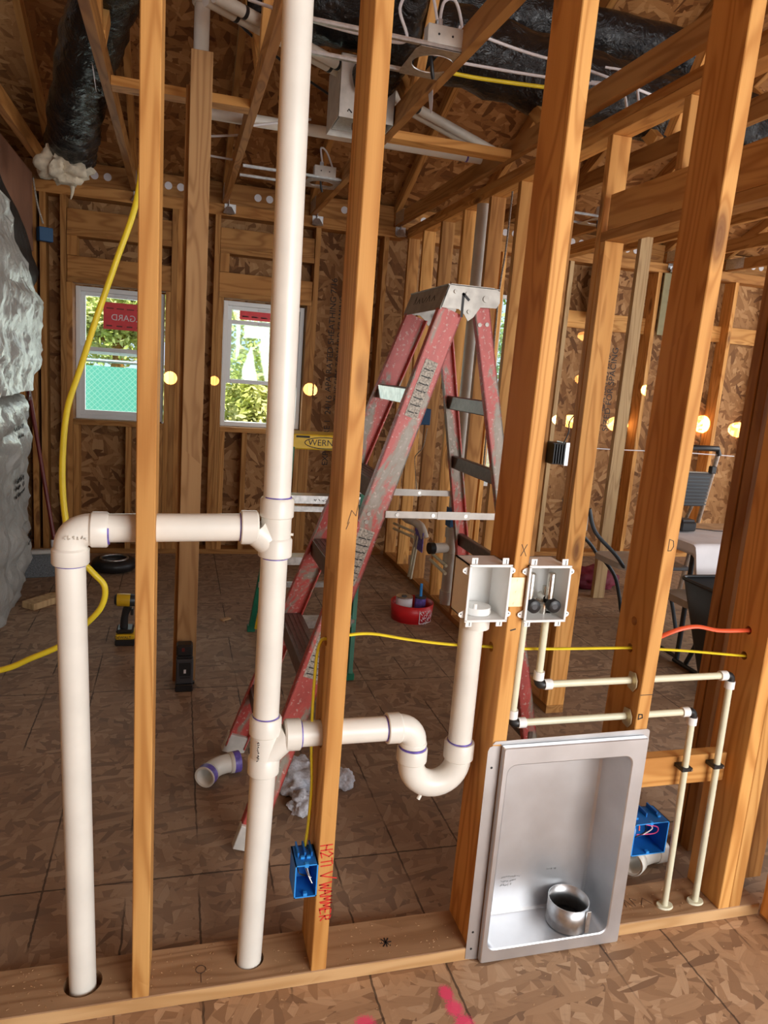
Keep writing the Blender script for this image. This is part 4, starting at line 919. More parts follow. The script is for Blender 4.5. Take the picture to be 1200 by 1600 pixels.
for z in (.30, .61, .885, 1.19, 1.41):
    under(box('rear_rung', rx(z) - .010, rx(z) + .010, ny(z) + .004, fy(z) - .004, z - .024, z + .024, 'step', None, .003), lad)
# top cap
bm = bmesh.new(); Yn, Yf = 2.155, 2.535
bbox(bm, .775, .945, Yn, Yf, 1.772, 1.776, .001)
prof = [(.755, 1.705), (.778, 1.770), (.785, 1.777), (.925, 1.777), (.945, 1.768), (.948, 1.735), (.938, 1.718), (.885, 1.716), (.865, 1.685), (.848, 1.672), (.835, 1.690), (.815, 1.705)]
for y in (Yn, Yf - .003):
    a = [bm.verts.new((x, y, z)) for x, z in prof]; b = [bm.verts.new((x, y + .003, z)) for x, z in prof]; bm.faces.new(a); bm.faces.new(b[::-1])
    for i in range(len(prof)): bm.faces.new((a[i], a[(i + 1) % len(prof)], b[(i + 1) % len(prof)], b[i]))
v = [bm.verts.new(q) for q in ((.755, Yn, 1.700), (.778, Yn, 1.773), (.778, Yf, 1.773), (.755, Yf, 1.700), (.758, Yn, 1.700), (.781, Yn, 1.772), (.781, Yf, 1.772), (.758, Yf, 1.700))]
for f in ((0, 1, 2, 3), (7, 6, 5, 4), (0, 4, 5, 1), (1, 5, 6, 2), (2, 6, 7, 3), (3, 7, 4, 0)): bm.faces.new([v[i] for i in f])
M['capmetal'] = plain('worn_cap_metal', (0.34, 0.32, 0.29), .5, .55, vary=.15, vsc=25)
bmesh.ops.translate(bm, verts=bm.verts, vec=(-.75, -2.36, 0)); cap = finish('top_cap', bm, 'capmetal'); cap.parent = lad
for (x, z, r) in ((.800, 1.755, .006), (.838, 1.752, .006), (.900, 1.742, .010), (.848, 1.700, .006), (.862, 1.60, .0)):
    if r: under(tube('rivet', [(x, Yn - .004, z), (x, Yn, z)], r, 'capmetal', None, 12), cap)
strokes('marker_stroke', [[(0, 0), (0, .065), (.018, .05)]], .008, (.826, Yn - .0003, 1.685), (1, 0, 0), (0, 0, 1), 'ink', cap)
strokes('faded_lettering', [[(.0, 0), (.01, .03), (.02, 0)], [(.03, 0), (.05, .02), (.07, 0)], [(.08, .02), (.1, 0), (.12, .02)], [(.13, 0), (.15, .025), (.17, 0)], [(.18, 0), (.2, .02), (.22, .0)]], .005, (.7645, 2.46, 1.728), (0, -1, 0), (.3, 0, 1), 'ink', cap)
for (x, z) in ((rx(1.66) - .012, 1.665), (rx(1.66) + .012, 1.668), (fx(1.06) - .012, 1.07), (fx(1.06) - .018, 1.045)):
    under(tube('rivet', [(x, ny(z) - .0035, z), (x, ny(z) + .001, z)], .0065, 'capmetal', None, 12), lad)
# labels stuck on the near front rail
dl = (V((fx(1), ny(1), 1)) - V((fx(0), ny(0), 0))).normalized()
def rail_label(z0, z1, w, txt, mat='label'):
    a = V((fx(z0) + .0, ny(z0) - .0012, z0)); b = V((fx(z1) + .0, ny(z1) - .0012, z1))
    o = bar('warning_label', a, b, w, .0008, mat, None, (0, 1, 0), 0); under(o, lad); return o
for (z0, z1, w) in ((1.37, 1.545, .042), (.85, 1.02, .05), (.55, .70, .05)):
    o = rail_label(z0, z1, w, '')
    for k in range(7):
        zz = z0 + (z1 - z0) * (k + .7) / 8; xx = fx(zz); strokes('label_print', [[(-w * .36, 0), (w * (.1 + .05 * (k % 3)), 0)], [(w * .2, .002), (w * .36, .002)]], .003, (xx, ny(zz) - .0022, zz), (1, 0, -.3), (.3, 0, 1), 'ink', o) if 0 else None
        s = strokes('label_print', [[(-w * .36, 0), (w * (.1 + .05 * (k % 3)), 0)], [(w * .2, .002), (w * .36, .002)]], .003, (xx, ny(zz) - .0022, zz), (1, 0, -.3), (.3, 0, 1), 'ink', None); under(s, lad)
# spreaders
for (y, x0_, x1_, zz) in ((lambda z: ny(z) - .004, .655, 1.035, 1.07), (lambda z: fy(z) + .002, .62, 1.045, 1.065)):
    yy = y(zz); s = under(box('spreader_bar', x0_ - .03, x1_, yy - .002, yy + .002, zz - .011, zz + .011, 'paintw', None, .001), lad)
    for k in (0.02, .33, .62, .97):
        xx = x0_ + (x1_ - x0_) * k; under(tube('spreader_rivet', [(xx, yy - .005, zz), (xx, yy - .001, zz)], .006, 'alu', None, 10), s)
    under(box('spreader_joint', (x0_ + x1_) / 2 - .05, (x0_ + x1_) / 2 + .06, yy - .004, yy - .002, zz - .013, zz + .013, 'paintw', None, .001), s)
# ------------------------------------------------------------------ green stepladder
gl = thing('stepladder', 'small green stepladder with yellow cap, mostly hidden behind the white stack', 'ladder', (.66, 3.6, 0))
under(box('top_cap', .53, .95, 3.58, 3.78, 1.095, 1.17, 'capyel', None, .006), gl); gc = gl.children[0]
textmesh('lettering', 'WERNER', .044, (.715, 3.5795, 1.130), (PI / 2, 0, 0), 'ink', gc)
strokes('oval_outline', [[(.105 * math.cos(a * PI / 12), .028 * math.sin(a * PI / 12)) for a in range(25)]], .004, (.715, 3.579, 1.130), (1, 0, 0), (0, 0, 1), 'ink', gc)
strokes('slot', [[(0, 0), (.06, 0)]], .01, (.80, 3.579, 1.158), (1, 0, 0), (0, 0, 1), 'ink', gc)
strokes('slot', [[(0, 0), (.06, 0)]], .01, (.57, 3.579, 1.158), (1, 0, 0), (0, 0, 1), 'ink', gc)
for (a, b, w) in (((.46, 3.29, .03), (.55, 3.60, 1.10), .05), ((.845, 3.29, .03), (.925, 3.60, 1.10), .05)): under(bar('front_rail', a, b, .022, w, 'green', None, (0, 1, 0)), gl)
for (a, b) in (((.432, 3.985, .03), (.55, 3.74, 1.10)), ((.90, 3.985, .03), (.925, 3.74, 1.10))): under(bar('rear_rail', a, b, .03, .035, 'green', None, (0, 1, 0)), gl)
for (x, y) in ((.458, 3.287), (.845, 3.287), (.43, 3.985), (.90, 3.985)): under(box('foot', x - .022, x + .022, y - .02, y + .02, 0, .035, 'green', None, .003), gl)
for (x, y) in ((.43, 3.97),): under(bar('foot_brace', (x + .03, y, .02), (x + .06, y - .01, .22), .03, .02, 'capyel', None), gl)
for k, z in enumerate((.29, .585, .875)):
    x0_ = .46 + .09 * z; x1_ = .845 + .07 * z; y = 3.29 + .30 * z
    s = under(box('step', x0_, x1_, y - .04, y + .04, z - .008, z, 'alu', None, .001), gl); under(box('step_front', x0_, x1_, y - .043, y - .040, z - .04, z, 'alu', None, .0005), s)
    if k == 2: strokes('faded_lettering', scribble(8, .15, .016, 6), .003, (.66, y - .0435, z - .03), (1, 0, 0), (0, 0, 1), 'ink', s)
for z in (.3, .75): under(box('rear_brace', .45, .90, 3.95 - .2 * z, 3.97 - .2 * z, z - .015, z + .015, 'alu', None, .001), gl)
# ------------------------------------------------------------------ red bucket with cans
bk = thing('bucket_tray', 'low red round bucket on the floor with writing on its side, holding two cans', 'bucket', (1.44, 4.15, 0))
bm = bmesh.new(); o0 = V((1.44, 4.15, 0)); sweep(bm, [(0, 0, .002), (0, 0, .11)], [.125, .135], 40, False); o = finish('bucket_wall', bm, 'buck', None, True); o.parent = bk; o.modifiers.new('s', 'SOLIDIFY').thickness = .003
under(tube('bucket_bottom', [(1.44, 4.15, 0), (1.44, 4.15, .004)], .125, 'buck', None, 40), bk)
def curved_text(txt, size, ang0, z, R_, mat, par, tilt=0):
    cu = bpy.data.curves.new('t', 'FONT'); cu.body = txt; cu.size = size; cu.align_x = 'CENTER'; cu.align_y = 'CENTER'; t = bpy.data.objects.new('t', cu); COL.objects.link(t)
    dg = bpy.context.evaluated_depsgraph_get(); me = bpy.data.meshes.new_from_object(t.evaluated_get(dg)); bpy.data.objects.remove(t, do_unlink=True)
    ct, st = math.cos(tilt), math.sin(tilt)
    for v in me.vertices:
        x = v.co.x * ct - v.co.y * st; y = v.co.x * st + v.co.y * ct; a = ang0 + x / R_
        v.co = V((R_ * math.cos(a), R_ * math.sin(a), z + y))
    o = link('lettering', me, mat, par); return o
curved_text('THE\nHOME\nDEPOT', .034, -PI / 2 + .45, .055, .1325, 'paper', bk, .7)
bm = bmesh.new(); fr = [(-.05, -.048), (.05, -.048), (.05, .045), (-.05, .045)]
for (a, b) in zip(fr, fr[1:] + fr[:1]):
    n_ = 8
    for k in range(n_):
        p = [a[i] + (b[i] - a[i]) * k / n_ for i in (0, 1)]; q = [a[i] + (b[i] - a[i]) * (k + 1) / n_ for i in (0, 1)]; dx, dy = q[0] - p[0], q[1] - p[1]; L = math.hypot(dx, dy); nx, ny_ = -dy / L * .002, dx / L * .002
        vs = []
        for (x, y) in ((p[0] - nx, p[1] - ny_), (q[0] - nx, q[1] - ny_), (q[0] + nx, q[1] + ny_), (p[0] + nx, p[1] + ny_)):
            aa = -PI / 2 + .45 + x / .1326; vs.append(bm.verts.new((.1328 * math.cos(aa), .1328 * math.sin(aa), .055 + y)))
        bm.faces.new(vs)
finish('lettering_border', bm, 'paper').parent = bk
c1 = thing('paint_can', 'silver lidded can sitting in the red bucket', 'can', (1.39, 4.16, .005)); under(tube('can_body', [(1.39, 4.16, .005), (1.39, 4.16, .135)], .052, 'paper', None, 28), c1); under(tube('lid', [(1.39, 4.16, .135), (1.39, 4.16, .142)], .053, 'alu', None, 28), c1); under(box('lid_tab', 1.37, 1.40, 4.14, 4.16, .142, .150, 'dark', None, .001), c1)
c1 = thing('primer_can', 'small purple labelled can with a tall blue brush handle in the red bucket', 'can', (1.50, 4.17, .005)); under(tube('can_body', [(1.50, 4.17, .005), (1.50, 4.17, .125)], .035, 'purple', None, 24), c1); under(tube('lid', [(1.50, 4.17, .125), (1.50, 4.17, .135)], .036, 'dark', None, 24), c1); under(tube('brush_handle', [(1.50, 4.17, .135), (1.502, 4.18, .215)], .009, 'bluel', None, 12), c1)
# ------------------------------------------------------------------ cordless drill
dl_ = thing('cordless_drill', 'yellow and black cordless impact driver standing on its battery beside the bare stud', 'drill', (-.235, 3.86, 0))
under(box('battery', -.285, -.185, 3.80, 3.92, .0, .035, 'black', None, .006), dl_); under(box('battery_shell', -.283, -.187, 3.80, 3.92, .035, .062, 'dril', None, .006), dl_)
textmesh('lettering', 'DEWALT', .02, (-.245, 3.7996, .048), (PI / 2, 0, 0), 'ink', dl_.children[1])
under(box('base', -.280, -.195, 3.81, 3.91, .062, .085, 'black', None, .008), dl_)
under(tube('handle', [(-.245, 3.86, .08), (-.240, 3.86, .15), (-.225, 3.86, .20)], [.021, .018, .022], 'black', None, 16, 4), dl_)
under(box('trigger', -.212, -.198, 3.85, 3.87, .150, .185, 'black', None, .003), dl_)
under(tube('motor_housing', [(-.285, 3.86, .235), (-.275, 3.86, .235), (-.215, 3.86, .232)], [.028, .034, .034], 'dril', None, 20), dl_)
under(tube('rear_cap', [(-.292, 3.86, .235), (-.280, 3.86, .235)], [.024, .032], 'black', None, 20), dl_)
under(tube('gear_case', [(-.215, 3.86, .232), (-.185, 3.86, .230), (-.165, 3.86, .230)], [.032, .030, .018], 'frame', None, 20), dl_)
under(tube('chuck', [(-.165, 3.86, .230), (-.130, 3.86, .230)], [.016, .013], 'black', None, 16), dl_)
# ------------------------------------------------------------------ black nailer battery tool at post foot
bt = thing('black_tool', 'black box shaped power tool standing upright against the foot of the post', 'power tool', (.058, 3.25, 0))
under(box('tool_base', .018, .096, 3.22, 3.285, 0, .035, 'black', None, .004), bt); under(box('tool_body', .020, .096, 3.225, 3.28, .035, .155, 'dark', None, .006), bt)
under(box('grip', .022, .092, 3.23, 3.275, .155, .170, 'black', None, .004), bt); under(box('tool_head', .020, .092, 3.222, 3.284, .170, .225, 'black', None, .008), bt)
under(box('red_badge', .044, .056, 3.2205, 3.2222, .195, .212, 'maroon', None, 0), bt); under(box('face_panel', .034, .084, 3.2235, 3.2255, .075, .14, 'black', None, .002), bt); under(box('white_label', .054, .064, 3.222, 3.2236, .090, .108, 'paper', None, 0), bt); under(box('slot', .038, .082, 3.222, 3.2236, .066, .071, 'ink', None, 0), bt); under(box('side_latch', .096, .104, 3.24, 3.26, .028, .038, 'black', None, .001), bt)

# ------------------------------------------------------------------ left side: wrapped insulation, board, broom
def bag_wall(name, label, outline, x_front, x_back, mat, amp, seed, cat='insulation pack', n=70):
    """sheet hanging/packed shape: outline is a list of (y, z) around the side face, extruded between the two x planes with crumples"""
    ys = [p[0] for p in outline]; zs = [p[1] for p in outline]; y0, y1, z0, z1 = min(ys), max(ys), min(zs), max(zs)
    def span(z):     # y range inside outline at height z
        c = []
        for (a, b) in zip(outline, outline[1:] + outline[:1]):
            if (a[1] - z) * (b[1] - z) <= 0 and a[1] != b[1]: c.append(a[0] + (b[0] - a[0]) * (z - a[1]) / (b[1] - a[1]))
        return (min(c), max(c)) if len(c) > 1 else None
    bm = bmesh.new(); rows = []
    nz_ = int((z1 - z0) / .03)
    for i in range(nz_ + 1):
        z = z0 + (z1 - z0) * (i + .02) / (nz_ + .04); sp = span(z)
        if not sp: continue
        row = []
        for j in range(n + 1):
            t = j / n; y = sp[0] + (sp[1] - sp[0]) * t
            edge = min(1, (1 - t) * 10, t * 10, (z1 - z) * 8 + .1); rd = math.sqrt(max(0, 1 - (1 - edge) ** 2))
            crease = abs(noise.noise(V((y * 3, z * 7, seed)))) + .5 * abs(noise.noise(V((y * 9, z * 12, seed + 4)))) + .25 * noise.noise(V((y * 25, z * 25, seed)))
            belt = .02 * abs(math.sin(z * PI / .26)) 
            x = x_back + (x_front - x_back) * (.25 + .75 * rd) + (crease - .35) * amp + belt
            row.append(bm.verts.new((x, y + .03 * noise.noise(V((z * 6, seed, y))), z)))
        bk = [bm.verts.new((x_back, sp[1], z)), bm.verts.new((x_back, sp[0], z))]
        rows.append(row + bk)
    for a, b in zip(rows, rows[1:]):
        m_ = len(a)
        for k in range(m_): bm.faces.new((a[k], a[(k + 1) % m_], b[(k + 1) % m_], b[k]))
    bm.faces.new(rows[0]); bm.faces.new(rows[-1][::-1])
    o = finish(name, bm, mat, None, True, 1.0); return tag(o, label, cat)
bag1 = bag_wall('insulation_bag', 'lower stack of crinkled white wrapped insulation packs at the left edge', [(3.2, 0), (4.75, 0), (5.0, .25), (5.08, .55), (4.98, .85), (5.15, 1.0), (5.1, 1.22), (3.2, 1.22)], -.885, -1.20, 'bag', .06, 3)
bag2 = bag_wall('insulation_bag', 'loose white plastic sheet with print hanging above the wrapped packs at the left edge', [(3.9, 1.23), (5.05, 1.23), (5.35, 1.45), (5.48, 1.78), (4.92, 1.93), (4.58, 2.08), (4.28, 2.20), (3.9, 2.26)], -.865, -.928, 'bag', .045, 9)
textmesh('printed_lettering', 'A', .11, (-.868, 4.93, 1.20), (PI / 2, 0, PI / 2), 'ink', bag1, mirror=False)
for k in range(5): strokes('printed_lettering', scribble(9, .26, .022, k + 3), .010, (-.865, 4.45, 1.02 - .05 * k if k < 2 else .80 - .04 * k), (0, 1, 0), (0, 0, 1), 'ink', bag1)
for k in range(4): strokes('printed_lettering', scribble(4, .14, .03, k + 30), .010, (-.872, 4.80, 1.66 - .055 * k), (0, 1, 0), (0, 0, 1), 'ink', bag2)
for k in range(4): strokes('printed_lettering', scribble(4, .10, .03, k + 50), .010, (-.862, 4.78, .33 - .05 * k), (0, 1, 0), (0, 0, 1), 'ink', bag1)
bg = bag_wall('building_paper', 'black building paper sagging from the left wall above the white sheet', [(4.3, 1.80), (5.42, 1.86), (5.66, 1.98), (5.45, 2.10), (4.95, 2.26), (4.3, 2.44)], -.932, -.956, 'hwrap', .008, 15, 'building paper')
bg2 = bag_wall('building_paper', 'black backing sheet behind the white packs by the broom', [(5.2, .1), (5.5, .1), (5.55, 1.2), (5.5, 1.74), (5.2, 1.74)], -1.12, -1.29, 'hwrap', .03, 25, 'building paper', 30)
kb = box('wall_board', -.975, -.96, 3.2, 5.64, 2.02, 2.62, 'kraft', None, .002); tag(kb, 'reddish brown board high on the left wall above the black paper', 'board')
for v in kb.data.vertices:
    if v.co.z < .1 and v.co.y > 0: v.co.z += .10
for k, y in enumerate((4.9, 5.3)): stud(-1.29, -1.17, y, y + .038, 'left wall stud high behind the brown board, %s one' % ordn[k], .04, 2.9, 'bz')
stud(-1.16, -1.03, 5.655, 5.693, 'inside corner stud where the left and back walls meet', .04, 2.52)
br = thing('broom', 'broom with dark red handle leaning in the left back corner, grey bristles on the floor', 'broom', (-.80, 5.15, 0))
under(tube('handle', [(-.76, 5.12, .20), (-.98, 5.35, 1.42)], .013, 'maroon', None, 12), br)
bm = bmesh.new(); bbox(bm, -.16, .16, -.03, .03, .0, .15, .004)
for v in bm.verts:
    if v.co.z < .05: v.co.x *= 1.25; v.co.y *= 1.5
o = finish('bristles', bm, 'bristle'); o.location = (-.86, 5.10, .0); o.rotation_euler.z = .2; under(o, br)
o = box('broom_cap', -.155, .155, -.028, .028, 0, .03, 'grey', None, .008); o.location = (-.86, 5.10, .15); o.rotation_euler.z = .2; under(o, br)
under(tube('socket', [(-.765, 5.12, .17), (-.77, 5.13, .24)], .02, 'paper', None, 12), br)
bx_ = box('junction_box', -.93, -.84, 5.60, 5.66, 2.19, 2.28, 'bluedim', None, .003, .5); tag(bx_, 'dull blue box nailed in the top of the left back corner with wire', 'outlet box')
tag(tube('wire', [(-.94, 5.55, 2.57), (-.92, 5.57, 2.42), (-.89, 5.6, 2.30)], .006, 'label', None, 8, 5), 'thin wire running down to the blue box in the left corner', 'wire')

# ------------------------------------------------------------------ overhead: ducts
def flex(name, label, pts, r, n=10, crin=.06):
    P_ = smoothpath(pts, n); o0 = V(P_[0]); bm = bmesh.new(); rr = []; L = 0
    for i, p in enumerate(P_): rr.append(r * (1 + .03 * math.sin(i * 1.7)))
    rings = sweep(bm, [V(p) - o0 for p in P_], rr, 40, True)
    for v in bm.verts:
        q = V(v.co) * 6; k = crin * (abs(noise.noise(q)) + .6 * abs(noise.noise(q * 2.5 + V((3, 1, 2)))) - .3)
        i = min(range(len(P_)), key=lambda a: (V(P_[a]) - o0 - v.co).length_squared); c = V(P_[i]) - o0; v.co = v.co + (v.co - c) * k * 3
    o = finish(name, bm, 'duct', None, True, 1.4); o.location = o0; return tag(o, label, 'duct')
d1 = flex('flex_duct', 'fat black flexible duct hanging at upper left with a torn open end', [(-.15, 3.15, 3.12), (-.30, 3.55, 2.98), (-.42, 3.95, 2.86), (-.52, 4.35, 2.74), (-.58, 4.62, 2.64), (-.61, 4.78, 2.58)], .132)
under(box('paper_tag', -.50, -.46, 4.13, 4.14, 2.72, 2.80, 'paper', None, 0), d1)
ins = crumple('insulation_end', 'x', 'x', (-.64, 4.72, 2.40), (.11, .10, .11), 'insul', 4, .6, .9); del ins['label']; del ins['category']; under(ins, d1)
crf = tube('drooping_wisp', [(-.62, 4.75, 2.45), (-.60, 4.76, 2.39), (-.61, 4.76, 2.33)], [.02, .012, .003], 'insul', None, 8, 3); under(crf, d1)
d2 = flex('flex_duct', 'long black duct crossing above the truss chords at upper right', [(.28, 3.60, 3.08), (.7, 3.50, 3.05), (1.2, 3.46, 2.97), (1.8, 3.46, 2.91), (2.6, 3.5, 2.89), (3.2, 3.5, 2.89)], .155)
d4 = flex('flex_duct', 'second black duct lying deeper between the trusses at upper right', [(.5, 4.0, 3.38), (1.2, 3.95, 3.38), (2.0, 3.9, 3.36), (2.7, 3.88, 3.34)], .12)
d3 = flex('flex_duct', 'short black duct connected to the grey exhaust fan housing', [(.80, 3.45, 2.76), (.82, 3.32, 2.78), (.83, 3.15, 2.86), (.80, 2.95, 3.05)], .088)
# exhaust fan
fan = thing('exhaust_fan', 'grey metal exhaust fan housing fixed beside a truss, open at the bottom', 'fan', (.78, 3.62, 2.60))
bm = bmesh.new(); X0_, X1_, Y0_, Y1_, Z0_, Z1_ = .66, .915, 3.47, 3.76, 2.60, 2.86
for a in ((X0_, X0_ + .002, Y0_, Y1_, Z0_, Z1_), (X1_ - .002, X1_, Y0_, Y1_, Z0_, Z1_), (X0_, X1_, Y0_, Y0_ + .002, Z0_, Z1_), (X0_, X1_, Y1_ - .002, Y1_, Z0_, Z1_), (X0_, X1_, Y0_, Y1_, Z1_ - .002, Z1_)): bbox(bm, *a)
under(finish('fan_housing', bm, 'paintw'), fan)
under(tube('duct_port', [(.80, 3.47, 2.75), (.80, 3.44, 2.75)], .078, 'black', None, 28), fan)
under(box('motor_plate', .68, .90, 3.50, 3.73, 2.62, 2.628, 'galv', None, .001), fan); under(tube('motor', [(.80, 3.60, 2.60), (.80, 3.60, 2.62)], .05, 'dark', None, 20), fan)
for k in range(2): under(tube('mounting_hook', [(.70 + .13 * k, 3.4685, 2.625), (.705 + .13 * k, 3.468, 2.635), (.72 + .13 * k, 3.468, 2.622)], .003, 'black', None, 6), fan)
# round light frames
def lframe(label, x0, x1, y0, y1, z, hole, barx0, wires):
    t = thing('light_frame', label, 'light fixture', ((x0 + x1) / 2, (y0 + y1) / 2, z)); cx, cy = (x0 + x1) / 2, (y0 + y1) / 2
    bm = bmesh.new(); n = 32; ri = [bm.verts.new((cx + hole * math.cos(2 * PI * k / n), cy + hole * math.sin(2 * PI * k / n), z)) for k in range(n)]; ro = []
    for k in range(n):
        a = 2 * PI * k / n; c, s = math.cos(a), math.sin(a); m_ = max(abs(c) / ((x1 - x0) / 2), abs(s) / ((y1 - y0) / 2)); ro.append(bm.verts.new((cx + c / m_, cy + s / m_, z)))
    for k in range(n): bm.faces.new((ri[k], ri[(k + 1) % n], ro[(k + 1) % n], ro[k]))
    o = finish('mounting_plate', bm, 'galv'); o.modifiers.new('s', 'SOLIDIFY').thickness = .0015; under(o, t)
    under(tube('hole_lip', [(cx + hole * math.cos(2 * PI * k / n), cy + hole * math.sin(2 * PI * k / n), z) for k in range(n + 1)], .003, 'galv', None, 6), t)
    for y in (y0 + .005, y1 - .005):
        b = under(box('hanger_bar', barx0, x1 + .01, y - .008, y + .008, z + .002, z + .012, 'galv', None, .001), t)
        under(box('bar_rib', barx0, x1 + .01, y - .003, y + .003, z + .012, z + .018, 'alu', None, 0), b)
    j = under(box('junction_box', cx - .065, cx + .065, y0 - .0, y0 + .05, z + .016, z + .075, 'paintw', None, .002), t)
    for s in (-.025, .025): under(tube('knockout', [(cx + s, y0 - .001, z + .045), (cx + s, y0 + .001, z + .045)], .004, 'ink', None, 8), j)
    under(tube('cable_connector', [(cx - .02, y0 + .025, z + .075), (cx - .02, y0 + .025, z + .10)], .012, 'galv', None, 12), t)
    under(tube('connector_lead', [(cx - .01, cy - .01, z + .03), (cx, cy, z - .02), (cx + .01, cy + .01, z - .045)], [.004, .008, .006], 'black', None, 8, 3), t)
    for k, w in enumerate(wires): tag(tube('lamp_cable', w, .0055, 'paper', None, 8, 7), 'white cable %s the %s' % (('looping up from', 'arching over', 'running off from')[k], ' '.join(label.split()[:8])), 'cable')
    return t
lframe('round light mounting frame between trusses at top centre with an open hole', .765, .955, 2.64, 2.90, 2.605, .078, .36,
       [[(.83, 2.66, 2.70), (.80, 2.66, 2.78), (.74, 2.66, 2.79), (.70, 2.68, 2.72), (.74, 2.72, 2.64), (.60, 2.74, 2.64), (.40, 2.76, 2.66), (.2, 2.8, 2.7)], [(.84, 2.66, 2.70), (.85, 2.66, 2.76), (.89, 2.66, 2.77), (.925, 2.67, 2.70), (.93, 2.68, 2.62)], [(.93, 2.72, 2.72), (1.2, 2.75, 2.70), (1.5, 2.8, 2.705), (1.9, 2.9, 2.70)]])
lframe('smaller looking light frame further back behind the tall white stack with two hanger bars', .72, .92, 4.62, 4.86, 2.605, .075, .335, [[(.80, 4.63, 2.70), (.79, 4.64, 2.78), (.83, 4.65, 2.76), (.88, 4.66, 2.66)]])
lframe('light frame glimpsed through the doorway in the right hand room with bars', 2.62, 2.80, 4.55, 4.80, 2.605, .07, 2.25, [[(2.70, 4.57, 2.7), (2.69, 4.57, 2.80), (2.72, 4.57, 2.85)]])
tag(tube('yellow_cable', [(.96, 3.05, 2.70), (1.15, 3.04, 2.695), (1.5, 3.0, 2.70), (1.75, 2.98, 2.71)], .008, 'yellow', None, 8, 6), 'yellow cable under the black duct at upper right', 'cable')
tag(tube('lamp_cable', [(.96, 3.0, 2.72), (1.3, 2.98, 2.72), (1.66, 2.92, 2.715)], .006, 'paper', None, 8, 6), 'white cable lying above the yellow one at upper right', 'cable')
for k, pts in enumerate(([(1.60, 2.85, 2.75), (1.70, 2.80, 2.72), (1.73, 2.78, 2.60)], [(1.60, 2.95, 2.73), (1.70, 2.88, 2.70), (1.73, 2.86, 2.60)])):
    tag(tube('lamp_cable', pts, .005, 'paper', None, 8, 5), 'white cable entering the partition top plate, %s one' % ordn[k], 'cable')
# ceiling drain pipes
def strap(p, d, r, par): d = V(d).normalized(); return under(tube('strap', [V(p) - d * .008, V(p) + d * .008], r, 'black', None, 20), par)
pa, pb = V((.10, 3.13, 2.83)), V((1.75, 4.25, 2.80)); dd = (pb - pa).normalized(); sd = V((-dd.y, dd.x, 0)) * .052
for k, s in enumerate((0, 1)):
    t = thing('ceiling_pipe', ('white pipe crossing the ceiling diagonally, nearer of the pair', 'white pipe crossing the ceiling diagonally, farther of the pair')[k], 'pipe', tuple(pa + sd * s))
    under(tube('pipe', [pa + sd * s, pb + sd * s], .024, 'pvcd', None, 20), t)
    for q in (.07, .33, .62): strap(pa + sd * s + (pb - pa) * q, dd, .0255, t)
t = thing('vent_pipe', 'upright white vent pipe with a coupling at the top of the post', 'pipe', (.062, 3.40, 2.70))
under(tube('pipe', [(.062, 3.40, 2.60), (.062, 3.40, 2.96)], .031, 'pvcd', None, 24), t); under(tube('coupling', [(.062, 3.40, 2.90), (.062, 3.40, 2.905), (.062, 3.40, 2.96), (.062, 3.40, 2.965)], [.037, .041, .041, .038], 'pvcd', None, 24), t)
t = thing('ceiling_pipe', 'white pipe running level across the ceiling below the diagonal pair', 'pipe', (.9, 4.03, 2.72))
under(tube('pipe', [(.06, 4.05, 2.695), (1.66, 4.05, 2.695)], .029, 'pvc', None, 24), t); under(tube('coupling', [(1.49, 4.05, 2.695), (1.50, 4.05, 2.695)], .031, 'purple', None, 24), t)
tag(tube('black_cable', [(.0, 3.30, 3.02), (.15, 3.50, 2.95), (.45, 3.7, 2.85), (1.0, 4.1, 2.78)], .006, 'black', None, 8, 5), 'thin black cable crossing the ceiling at upper left', 'cable')
for k, (a, b) in enumerate((((.05, 4.3, 2.64), (.30, 4.35, 2.70)), ((.05, 4.7, 2.66), (.32, 4.72, 2.66)), ((.32, 3.95, 2.64), (.62, 4.0, 2.73)))): tag(tube('lamp_cable', [a, b], .006, 'paper', None, 8), 'short white cable run beside the post top, %s one' % ordn[k], 'cable')
# yellow cable in the partition next to stud D, and paper flags
tag(tube('yellow_cable', [(1.70, 3.24, 2.50), (1.70, 3.24, 2.35), (1.715, 3.25, 2.2), (1.72, 3.255, 1.7), (1.715, 3.25, 1.1), (1.72, 3.25, .85)], .0065, 'yellow', None, 8, 6), 'yellow cable running down the partition stud just right of the box stud', 'cable')
for k, (p, w) in enumerate((((-.335, 3.4, 2.62), 'left truss near the top'), ((.955, 2.98, 2.62), 'truss beside the light frame'), ((1.675, 3.1, 2.50), 'partition top plate'))):
    bm = bmesh.new(); L_ = [(0, 0, .0), (0, .06, .0), (.01, .05, -.075), (.014, .03, -.10), (.008, .01, -.06)]
    a = [bm.verts.new(q) for q in L_]; b = [bm.verts.new((q[0] + .0008, q[1], q[2])) for q in L_]; bm.faces.new(a); bm.faces.new(b[::-1])
    for i in range(5): bm.faces.new((a[i], a[(i + 1) % 5], b[(i + 1) % 5], b[i]))
    o = finish('paper_tag', bm, 'paper'); o.location = (p[0] - .022, p[1], p[2]); tag(o, 'torn white paper tag hanging from the ' + w, 'tag')

